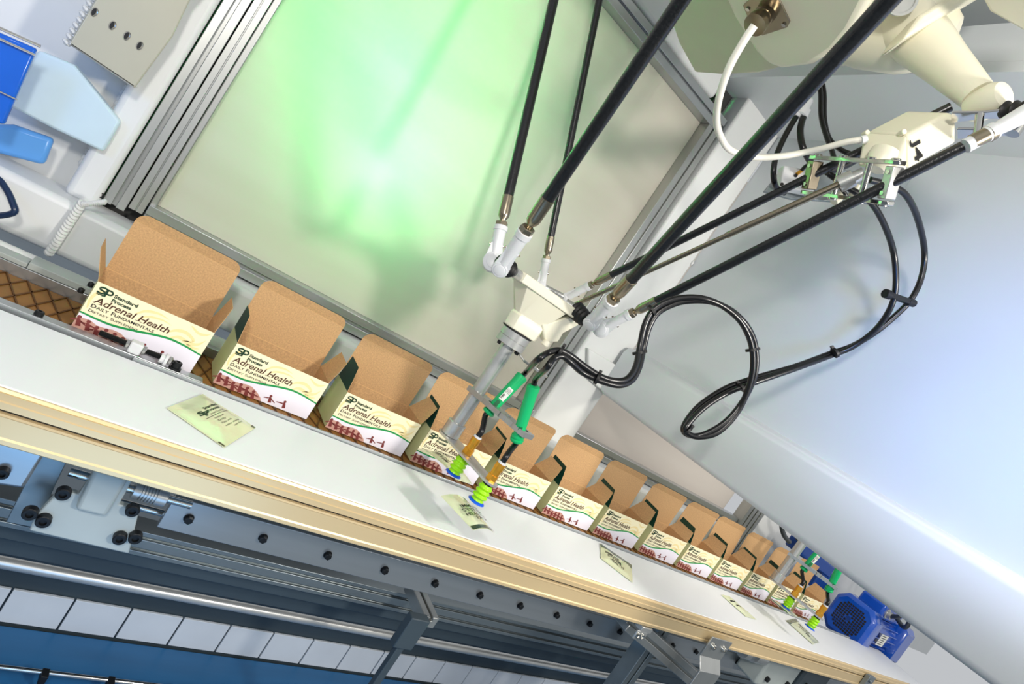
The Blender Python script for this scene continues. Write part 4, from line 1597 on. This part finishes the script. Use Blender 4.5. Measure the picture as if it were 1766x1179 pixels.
# connector plate and gland
cpz = zb2 - .002
cpl = [at(px, py, z=cpz) for px, py in ((1281, 10), (1306, -14), (1338, -12), (1362, 38), (1357, 48), (1314, 62), (1288, 28))]
cp = K(MB().prism(cpl, (0, 0, .004)), 'connector_plate', M_NICKEL, bevel=.001)
for px, py in ((1290, 15), (1352, 42), (1334, -6)):
    sub(MB().lathe(at(px, py, z=cpz), (0, 0, -1), [(0, .0035), (.002, .0035)], 12).build('screw', M_CHROME), cp)
ga, gb_ = at(1322, 22, z=cpz), at(1299, 46, z=cpz - .035)
mb = MB().lathe(ga, gb_ - ga, [(0, .016), (.012, .016), (.0125, .014), (.024, .014), (.0245, .017), (.034, .017), (.035, .010)], 24)
K(mb, 'cable_gland', M_NICKEL)
# ring shaped screw caps below elbow
K(MB().lathe(at(1550, -5, t=.86), -fw, [(0, .028), (.002, .028), (.002, .024), (.0005, .024)], 32), 'hub_ring', M_STEEL)

# ================================================================== cables
def cable(name, pxs, r, m, label, n=8, group=None, parent=None):
    pts = spline([at(p[0], p[1], t=p[2]) for p in pxs], n)
    o = MB().tube(pts, r, 12).build(name, m, angle=80)
    if parent:
        keep(o, parent)
    elif label:
        tag(o, label, 'cable', group)
    return o


cable('ivory_cable', [(1301, 44, .70), (1282, 72, .71), (1256, 120, .73), (1240, 170, .76), (1236, 210, .80), (1245, 240, .84), (1262, 260, .87), (1300, 271, .90), (1350, 269, .90), (1410, 258, .90), (1455, 246, .895), (1488, 240, .885)],
      .0048, M_CABLEW, 'thick ivory cable looping from the robot base to the housing marked J4')
# two black hoses above housing through a white splitter
sp = empty('hose_splitter', at(1388, 182, t=1.02), label='white plastic splitter joining black hoses above the housing marked J4', cat='fitting')
a0, a1 = at(1394, 170, t=1.02), at(1380, 196, t=1.02)
keep(MB().lathe(a0, a1 - a0, [(0, .008), (.004, .0105), (.006, .0095), (.018, .0105), (.022, .012), (.032, .012), (.034, .010)], 24).build('body', M_PLASTIC), sp)
for px, py in ((1374, 196), (1387, 196)):
    keep(MB().lathe(at(px, py, t=1.018), a1 - a0, [(-.008, .0075), (.002, .0080), (.006, .0075)], 20).build('collar', M_PLASTIC), sp)
cable('air_hose', [(1410, 120, 1.06), (1404, 145, 1.04), (1394, 170, 1.02)], .0052, M_HOSE, 'short black hose entering the white splitter from above')
cable('air_hose', [(1374, 199, 1.02), (1352, 238, 1.0), (1337, 275, .98), (1334, 305, .98), (1340, 325, 1.0), (1352, 333, 1.03)], .0048, M_HOSE, 'black hose curving down left from the white splitter')
cable('air_hose', [(1386, 199, 1.02), (1380, 225, 1.0), (1385, 255, .98), (1400, 283, 1.0), (1410, 302, 1.0)], .0055, M_HOSE, 'thick black hose hanging right from the white splitter')
cable('air_hose', [(1410, 125, 1.08), (1415, 160, 1.06), (1416, 200, 1.04), (1424, 232, 1.02), (1434, 258, 1.0), (1440, 280, .98)], .0042, M_HOSE, 'black hose beside the splitter, left one of the tied pair')
cable('air_hose', [(1414, 125, 1.08), (1421, 160, 1.07), (1422, 205, 1.05), (1430, 238, 1.03), (1450, 258, 1.0), (1476, 268, .98)], .0042, M_HOSE, 'black hose beside the splitter, right one of the tied pair')
# big loops (two hoses)
H1 = [(1430, 300, .95), (1465, 325, .94), (1500, 347, .93), (1524, 385, .92), (1541, 435, .92), (1545, 490, .93), (1536, 530, .94), (1510, 568, .96), (1470, 598, .98), (1430, 614, 1.0), (1370, 636, 1.01), (1300, 660, 1.02), (1255, 677, 1.02), (1215, 702, 1.01), (1186, 732, 1.0), (1184, 745, 1.0), (1205, 753, 1.0), (1240, 744, 1.0), (1275, 705, 1.0), (1296, 650, .99), (1297, 600, .98), (1280, 558, .97), (1250, 530, .96), (1215, 515, .95), (1180, 513, .95), (1150, 520, .95), (1126, 535, .95), (1112, 560, .95), (1104, 595, .95), (1097, 630, .94), (1085, 650, .93), (1068, 657, .92), (1040, 651, .91), (1010, 633, .90), (985, 614, .89), (965, 604, .88), (945, 608, .875), (925, 622, .87), (905, 650, .865)]
H2 = [(1500, 310, .90), (1535, 320, .91), (1562, 336, .92), (1582, 375, .93), (1594, 430, .94), (1590, 475, .95), (1572, 515, .95), (1540, 548, .96), (1505, 576, .97), (1468, 597, .985), (1430, 610, 1.005), (1370, 632, 1.015), (1300, 652, 1.03), (1250, 670, 1.03), (1205, 700, 1.02), (1180, 733, 1.01), (1184, 748, 1.005), (1210, 750, 1.0), (1250, 728, 1.0), (1282, 690, 1.0), (1302, 645, .99), (1303, 600, .985), (1290, 565, .975), (1262, 536, .965), (1225, 520, .955), (1185, 519, .955), (1158, 526, .955), (1134, 540, .955), (1119, 565, .955), (1110, 600, .955), (1102, 634, .945), (1089, 656, .935), (1068, 664, .92), (1040, 658, .91), (1006, 643, .90), (985, 625, .885), (970, 614, .88), (955, 618, .873), (942, 635, .868), (926, 668, .862)]
he = empty('hose_bundle', at(1290, 600, t=.98), label='pair of glossy black tied hoses looping from housing marked J4 to near gripper', cat='hose')
e0, e1 = ejends[0], ejends[1]
dz_ = lambda p: p[2] + .085 * min(1, max(0, (p[0] - 1330) / 120)) * min(1, max(0, (p[1] - 330) / 90)) * (1 if p[1] > 330 else 0)
P1 = [at(*p[:2], t=dz_(p)) for p in H1[:-1]] + [e0[1] + e0[2] * .012, e0[1] - e0[2] * .004]
P2 = [at(*p[:2], t=dz_(p)) for p in H2[:-1]] + [e1[1] + e1[2] * .012, e1[1] - e1[2] * .004]
keep(MB().tube(spline(P1, 6), .0050, 12).build('hose', M_HOSE, angle=80), he)
keep(MB().tube(spline(P2, 6), .0050, 12).build('hose', M_HOSE, angle=80), he)
for (px, py, t_, dx, dy, big) in ((1440, 608, 1.065, 6, -3, 0), (1296, 603, .985, 2, 12, 0), (1185, 742, 1.0, 6, 8, 0), (1279, 668, 1.02, 4, -3, 0), (1101, 608, .952, 2, 10, 0), (1030, 652, .907, 6, 3, 0), (966, 606, .88, 3, 2, 0), (1124, 535, .95, 6, -4, 0), (1550, 513, .935, 9, 2, 1)):
    c = at(px, py, t=t_)
    dd = (at(px + dx, py + dy, t=t_) - c).normalized()
    mb = MB()
    if big:
        a_, b_ = at(1530, 507, t=1.01), at(1570, 521, t=1.03)
        mb.obox((a_ + b_) / 2, (b_ - a_, fw, (b_ - a_).cross(fw)), ((b_ - a_).length / 2, .006, .0045))
        mb.cyl(a_ - (b_ - a_) * .1, a_ + (b_ - a_) * .12, .008, n=12)
        mb.cyl(b_ - (b_ - a_) * .12, b_ + (b_ - a_) * .15, .007, n=12)
        keep(mb.build('hose_clip', M_BOLT, bevel=.001), he)
    else:
        ring = mb.lathe(c - dd * .0022, dd, [(0, .0098), (.0044, .0098)], 18)
        q_ = dd.cross(fw).normalized()
        mb.obox(c + q_ * .0105, (dd, q_, fw), (.0022, .003, .003))
        keep(mb.build('cable_tie', M_BLACK), he)

# fittings below the clamp frame: mounting plate on partition with valves
vp = empty('valve_mount', at(1430, 330, t=1.0), label='grey mounting plate with valve fittings behind the clamp frame', cat='mount')
tt = 1.06
out = [at(px, py, t=tt) for px, py in ((1318, 330), (1350, 290), (1450, 292), (1575, 305), (1535, 356), (1520, 352), (1365, 343))]
keep(MB().prism(out, fw * .008).build('plate', M_ALUD, bevel=.001), vp)
mb = MB().obox(at(1372, 312, t=1.045), (at(1400, 318, t=.975) - at(1340, 306, t=.975), at(1372, 300, t=.975) - at(1366, 330, t=.975), fw), (.030, .019, .012))
keep(mb.build('valve_body', M_PLASTIC, bevel=.002), vp)
for px, py in ((1348, 318), (1372, 303)):
    keep(MB().lathe(at(px, py, t=1.033), -fw, [(0, .003), (.002, .003)], 12).build('port', M_BLACK), vp)
for px, py, ex, ey in ((1452, 335, 1434, 352), (1352, 340, 1352, 340), (1470, 340, 1478, 322)):
    if (px, py) == (ex, ey):
        continue
    a_, b_ = at(px, py, t=1.04), at(ex, ey, t=1.035)
    keep(MB().lathe(a_, b_ - a_, [(0, .008), (.012, .008), (.013, .007), (.022, .007)], 18).build('elbow_fitting', M_CREAM), vp)
keep(MB().lathe(at(1374, 300, t=1.03), at(1386, 292, t=1.03) - at(1374, 300, t=1.03), [(0, .003), (.010, .003)], 10).build('brass_nipple', M_BRASS), vp)
cable('thin_hose', [(1382, 294, 1.03), (1392, 285, 1.02), (1408, 286, 1.01), (1430, 300, 1.01), (1455, 330, 1.015), (1462, 345, 1.02)], .0032, M_HOSE, 'thin black hose arching over the valve fittings')
cable('dark_hose', [(1425, 295, .97), (1455, 285, .975), (1490, 266, .98), (1520, 250, 1.0)], .0075, M_HOSE, 'thick dark hose running behind the housing marked J4')

# ================================================================== lower structure
fr_ = empty('bolted_side_plate', (0.8, .86, .73), label='long grey aluminium plate with a row of black bolts under the gold rail', cat='side plate')
x0 = .235
keep(MB().box(x0, 2.9, .852, .862, .699, .752).build('plate', M_ALUX, bevel=.001), fr_)
keep(MB().cyl((x0 - .02, .858, .768), (2.9, .858, .768), .010, n=20).build('top_bead', M_STEEL), fr_)
for i in range(22):
    xx = .268 + .1172 * i
    mb = MB().lathe((xx, .852, .7255), FR, [(0, .0075), (.001, .0075)], 18)
    mb.lathe((xx, .8515, .7255), FR, [(0, .0062), (.007, .0062), (.0075, .0052)], 6)
    keep(mb.build('bolt', M_BOLT, angle=20), fr_)
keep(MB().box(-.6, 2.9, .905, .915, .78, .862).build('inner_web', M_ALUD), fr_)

# coupling and shaft at left of plate
cp_ = empty('shaft_coupling', (.2, .85, .75), label='grooved steel shaft coupling left of the bolted plate', cat='coupling')
mb = MB()
pr_ = [(0, .012)]
for i in range(6):
    pr_ += [(.008 + i * .004, .0125), (.0082 + i * .004, .0105), (.010 + i * .004, .0105), (.0102 + i * .004, .0125)]
pr_ += [(.044, .0125), (.045, .011)]
mb.lathe((.180, .85, .748), (1, 0, 0), pr_, 28)
keep(mb.build('coupling_body', M_STEEL, angle=25), cp_)
keep(MB().cyl((.10, .85, .748), (.26, .85, .748), .006, n=16).build('shaft', M_CHROME), cp_)
keep(MB().cyl((.16, .88, .705), (.30, .88, .705), .005, n=16).build('lower_shaft', M_CHROME), cp_)

# carriage
ca = empty('linear_carriage', (.14, .84, .70), label='frosted plastic carriage with black bolts under the left end of the rail', cat='carriage')
yc = .835
out = [at(px, py, y=yc) for px, py in ((105, 845), (135, 853), (170, 800), (232, 822), (205, 870), (240, 880), (222, 955), (50, 915), (60, 890))]
keep(MB().prism(out, (0, .012, 0)).build('bracket_plate', M_FROST, bevel=.002), ca)
out = [at(px, py, y=yc - .012) for px, py in ((163, 808), (222, 826), (182, 893), (128, 880))]
keep(MB().prism(out, (0, .011, 0)).build('inner_block', M_FROST, bevel=.006, seg=3), ca)
for px, py in ((110, 848), (53, 882), (76, 895), (229, 877), (207, 925), (234, 924)):
    c = at(px, py, y=yc - .002)
    keep(MB().lathe(c + Vector((0, .002, 0)), FR, [(0, .0088), (.009, .0088), (.010, .0078), (.010, .0045), (.006, .0045)], 20).build('bolt', M_BOLT), ca)
out = [at(px, py, y=.872) for px, py in ((70, 780), (118, 790), (60, 910), (10, 900))]
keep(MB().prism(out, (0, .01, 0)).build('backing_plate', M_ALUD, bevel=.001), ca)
sl = empty('end_plate', (.02, .84, .74), label='grey steel plate with one bolt at the lower left edge', cat='plate')
out = [at(px, py, y=.84) for px, py in ((-120, 745), (82, 775), (40, 843), (-120, 820))]
keep(MB().prism(out, (0, .008, 0)).build('plate', M_ALUX, bevel=.004), sl)
keep(MB().lathe(at(6, 812, y=.84), FR, [(0, .0075), (.008, .0075), (.009, .0065), (.009, .004), (.005, .004)], 20).build('bolt', M_BOLT), sl)

# lower extrusions along x
le = empty('lower_frame', (.8, .97, .58), label='dull aluminium extrusion frame running under the conveyors', cat='frame')


def xrail(name, y0, y1, z0, z1, m, xa=-.7, xb=3.0, bev=.002):
    return keep(MB().box(xa, xb, y0, y1, z0, z1).build(name, m, bevel=bev), le)


mb = MB()
extrusion(mb, (-.6, .97, .598), (3, .97, .598), (0, 0, 1), FR, .022, .02, 2, .006)
keep(mb.build('extrusion', M_ALUD, bevel=.0008), le)
xrail('extrusion', .985, 1.05, .530, .560, M_DKMACH)
xrail('drip_tray', 1.05, 1.06, .455, .560, M_DKMACH)
keep(MB().cyl((-.7, 1.06, .432), (3, 1.06, .432), .010, n=20).build('round_bar', M_STEEL), le)
# cross member + leg
mb = MB()
p0, p1 = at(718, 1000, z=.655), at(744, 1064, z=.655)
xc = (p0.x + p1.x) / 2
extrusion(mb, (xc, p1.y, .643), (xc, .949, .643), (1, 0, 0), (0, 0, 1), .018, .012, 1, .006)
keep(mb.build('cross_member', M_ALU, bevel=.001), le)
a_ = at(724, 1066, y=p1.y - .012)
keep(MB().box(a_.x - .024, a_.x + .020, p1.y - .022, p1.y - .001, a_.z - .065, a_.z + .004).build('leg_clamp', M_DKMACH, bevel=.002), le)
keep(MB().box(a_.x - .010, a_.x + .006, p1.y - .018, p1.y - .004, .191, a_.z - .065).build('leg', M_DKMACH, bevel=.002), le)

# conveyor legs / brackets at right
br = empty('support_brace', (1.25, .76, .80), label='diagonal aluminium brace clamped below the gold rail', cat='brace')
mb = MB()
p0, p1 = at(1080, 1065, y=.74), at(1232, 1200, y=.74)
d0 = (p1 - p0).normalized()
extrusion(mb, p0, p0 + d0 * .62, Vector((0, -1, 0)).cross(d0), FR, .020, .018, 1, .007)
keep(mb.build('brace_profile', M_ALU, bevel=.001), br)
cl = at(1108, 1082, y=.712)
mb = MB().box(cl.x - .018, cl.x + .018, .700, .72, .832, .8435)
mb.box(cl.x - .026, cl.x + .010, .700, .704, .812, .833)
keep(mb.build('clamp', M_STEEL, bevel=.001), br)
for k in (-.018, -.004):
    keep(MB().lathe((cl.x + k, .700, .822), FR, [(0, .0065), (.004, .0065), (.004, .0035), (.002, .0035)], 16).build('screw', M_CHROME), br)
bk_ = empty('hanger_bracket', (1.43, .70, .82), label='bent aluminium hanger bracket with two bolts on the gold rail', cat='bracket')
yk = .690
mb = MB().prism([(1.385, yk, .872), (1.475, yk, .872), (1.475, yk, .820), (1.385, yk, .820)], (0, .0045, 0))
mb.prism([(1.385, yk, .820), (1.475, yk, .820), (1.475, yk - .020, .795), (1.385, yk - .020, .795)], (0, .005, .003))
mb.prism([(1.385, yk - .020, .796), (1.475, yk - .020, .796), (1.475, yk - .020, .60), (1.385, yk - .020, .60)], (0, .0045, 0))
keep(mb.build('bracket_plate', M_ALU, bevel=.001), bk_)
for xx in (1.408, 1.455):
    keep(MB().lathe((xx, yk, .850), FR, [(0, .008), (.001, .008), (.001, .0065), (.006, .0065), (.0065, .0055), (.0065, .003), (.004, .003)], 6 if False else 18).build('bolt', M_CHROME), bk_)
for xx in (1.405, 1.455):
    keep(MB().lathe((xx, yk - .0203, .755), FR, [(0, .0028), (.0006, .0028)], 12).build('hole', M_DARK), bk_)  # flat dark discs painted as the shade in the holes
lg = empty('conveyor_leg', (1.2, .86, .4), label='vertical aluminium leg crossing behind the diagonal brace', cat='leg')
mb = MB()
xg = at(1118, 1092, y=.80).x
extrusion(mb, (xg + .02, .80, .0), (xg + .02, .80, .868), (1, 0, 0), FR, .022, .02, 1, .007)
keep(mb.build('profile', M_ALUD, bevel=.001), lg)
# dark machinery behind braces
mch = empty('drive_unit', (1.9, .84, .78), label='small drive unit with shaft and pale housing beneath the belt, right of the bracket', cat='drive')
keep(MB().lathe((1.62, .79, .80), (1, 0, 0), [(0, .008), (.14, .008), (.14, .018), (.17, .018), (.17, .012), (.20, .012), (.20, .022), (.26, .022)], 24).build('shaft', M_STEEL), mch)
keep(MB().box(1.89, 2.10, .77, .846, .72, .85).build('housing', M_FROST, bevel=.008), mch)
keep(MB().box(2.13, 2.32, .77, .846, .73, .85).build('cover', M_DKMACH, bevel=.008), mch)
for xx, z_ in ((1.93, .75), (2.06, .75), (2.06, .83), (2.18, .76)):
    keep(MB().lathe((xx, .77, z_), FR, [(0, .008), (.008, .008), (.009, .006)], 14).build('bolt', M_BOLT), mch)

# white tile guard strip and blue lower conveyor
gd = empty('tiled_guard', (.5, 1.2, .25), label='upright strip of white guard tiles above the blue lower conveyor', cat='guard')
Yt = 1.20
for i in range(26):
    a = -.375 + .108 * i
    keep(MB().box(a + .002, a + .106, Yt, Yt + .006, .194, .268).build('tile', M_TILE, bevel=.0008), gd)
keep(MB().box(-.6, 2.6, Yt + .008, Yt + .02, .15, .42).build('backing', M_DKMACH), gd)
lc = empty('blue_conveyor', (.5, 1.0, .18), label='blue lower belt conveyor at the bottom left', cat='conveyor')
keep(MB().box(-.8, 3.0, .55, 1.196, .175, .190).build('belt', M_BLUEBELT, bevel=.002), lc)
keep(MB().box(-.8, 3.0, .56, 1.19, .08, .174).build('bed', M_DKMACH), lc)
gr = empty('guide_rail', (.2, 1.08, .22), label='thin polished guide rail with clamps over the blue conveyor', cat='rail')
zr = .225
ra, rb2 = at(0, 1150, z=zr), at(235, 1178, z=zr)
dd = (rb2 - ra).normalized()
keep(MB().tube([ra - dd * .6, rb2 + dd * .8], .0045, 12).build('rail', M_CHROME), gr)
for px in (72, 187, 330):
    k = (px / 235.0)
    c = ra + dd * ((rb2 - ra).length * k)
    mb = MB().obox(c + Vector((0, -.006, -.002)), (dd, Vector((0, 1, 0)), Vector((0, 0, 1))), (.006, .010, .008))
    mb.cyl(c + Vector((0, -.01, -.034)), c + Vector((0, -.01, -.002)), .004, n=12)
    keep(mb.build('clamp', M_BOLT, bevel=.001), gr)

# ================================================================== blue motor
mo = empty('electric_motor', (2.55, .90, .98), label='glossy blue electric motor with square fan grille at the far end of the belt', cat='motor')
mx = 2.72
mc = at(1463, 1066, x=mx)
Rm = .078


def octo(x, cy, cz, hy, hz, ch):
    return [Vector((x, cy + y, cz + z)) for y, z in ((-hy, -hz + ch), (-hy, hz - ch), (-hy + ch, hz), (hy - ch, hz), (hy, hz - ch), (hy, -hz + ch), (hy - ch, -hz), (-hy + ch, -hz))]


cyy, czz = mc.y, mc.z
K = lambda mb, n, m=None, **k: keep(mb.build(n, m, **k), mo)
mb = MB().loft([octo(mx, cyy, czz, .072, .072, .03), octo(mx + .012, cyy, czz, .084, .084, .032), octo(mx + .07, cyy, czz, .086, .086, .032), octo(mx + .085, cyy, czz, .080, .080, .03)])
fc = K(mb, 'fan_cover', M_MOTOR, bevel=.003)
mb = MB().use(M_DARK)
for i in range(-5, 6):
    for j in range(-5, 6):
        if abs(i) + abs(j) > 8:
            continue
        if i * i + j * j < 2:
            continue
        y_, z_ = cyy + i * .0102, czz + j * .0102
        mb.box(mx - .0006, mx + .0004, y_ - .0040, y_ + .0040, z_ - .0040, z_ + .0040)
g_ = sub(mb.build('grille', None), fc)
tag(g_, kind='stuff')
sub(MB().lathe((mx - .001, cyy, czz), (-1, 0, 0), [(0, .010), (.002, .010), (.002, .006), (.0005, .006)], 20).build('grille_hub', M_MOTORD), fc)
K(MB().cyl((mx + .085, cyy, czz), (mx + .33, cyy, czz), .066, n=36), 'stator', M_MOTOR)
for i in range(20):
    g = 2 * PI * i / 20
    rr_ = Vector((0, math.cos(g), math.sin(g)))
    mb = MB().obox(Vector((mx + .20, cyy, czz)) + rr_ * .070, ((1, 0, 0), rr_, Vector((1, 0, 0)).cross(rr_)), (.105, .009, .0016))
    K(mb, 'cooling_fin', M_MOTOR)
K(MB().loft([octo(mx + .32, cyy, czz, .074, .074, .02), octo(mx + .33, cyy, czz, .086, .086, .02), octo(mx + .42, cyy, czz, .086, .086, .02)]), 'gearbox', M_MOTOR, bevel=.003)
mb = MB().box(mx + .09, mx + .30, cyy - .05, cyy + .05, czz + .066, czz + .125)
tb = K(mb, 'terminal_box', M_MOTOR, bevel=.010, seg=3)
for k_, px in ((0, 1488),):
    sub(MB().lathe((mx + .13, cyy - .05, czz + .098), FR, [(0, .020), (.004, .020), (.005, .014), (.018, .014), (.019, .009)], 24).build('cable_gland', M_STEEL), tb)
mb = MB().use(M_LABEL).box(mx + .13, mx + .20, cyy - .0795, cyy - .0785, czz - .028, czz + .022)
mb.use(M_INK)
for i in range(5):
    mb.box(mx + .137, mx + .180 + .006 * (i % 2), cyy - .0797, cyy - .0796, czz - .022 + .009 * i, czz - .019 + .009 * i)
K(mb, 'rating_plate', None)
K(MB().box(mx + .02, mx + .28, cyy - .04, cyy + .04, czz - .100, czz - .0785), 'foot', M_STEEL, bevel=.002)
sm_ = (('motor_cable', [(mx + .13, cyy - .066, czz + .098), (mx + .10, cyy - .10, czz + .13), (mx + .08, cyy - .09, czz + .20), (mx + .1, cyy - .05, czz + .30)], 'dark grey cable rising from the blue motor gland'),
       ('motor_cable', [(mx + .22, cyy - .055, czz + .10), (mx + .20, cyy - .10, czz + .09), (mx + .14, cyy - .12, czz + .13), (mx + .11, cyy - .10, czz + .22), (mx + .12, cyy - .06, czz + .30)], 'dark grey cable looping beside the blue motor terminal box'))
for n_, pp, lb in sm_:
    tag(MB().tube(spline(pp, 8), .0085, 12).build(n_, M_CABLEG, angle=80), lb, 'cable')
# second blue unit behind the gripper
m2 = empty('drive_motor', (2.15, 1.10, 1.10), label='dark blue gear motor behind the far gripper pole', cat='motor')
K2 = lambda mb, n, m=None, **k: keep(mb.build(n, m, **k), m2)
a_, b_ = at(1372, 938, y=1.10), at(1422, 978, y=1.06)
K2(MB().obox((a_ + b_) / 2, ((b_ - a_), (0, 1, 0), (0, 0, 1)), ((b_ - a_).length / 2, .035, .024)), 'motor_body', M_MOTORD, bevel=.006)
K2(MB().lathe(a_ + Vector((0, -.02, .0)), Vector((-.6, -.1, .5)), [(0, .014), (.02, .014), (.021, .009), (.035, .009)], 18), 'cable_gland', M_STEEL)
K2(MB().box(b_.x - .02, b_.x + .11, 1.05, 1.11, b_.z - .09, b_.z - .0), 'gear_case', M_MOTORD, bevel=.006)
for lb, pts in (('grey cable curling left behind the last cartons', ((1361, 934), (1352, 922), (1348, 905), (1352, 892), (1364, 880))), ('grey cable arching behind the far gripper pole', ((1392, 942), (1376, 928), (1370, 910), (1372, 896), (1384, 884)))):
    P_ = spline([at(px, py, y=1.08) for px, py in pts], 8)
    tag(MB().tube(P_, .0085, 10).build('grey_cable', M_CABLEG, angle=80), lb, 'cable')
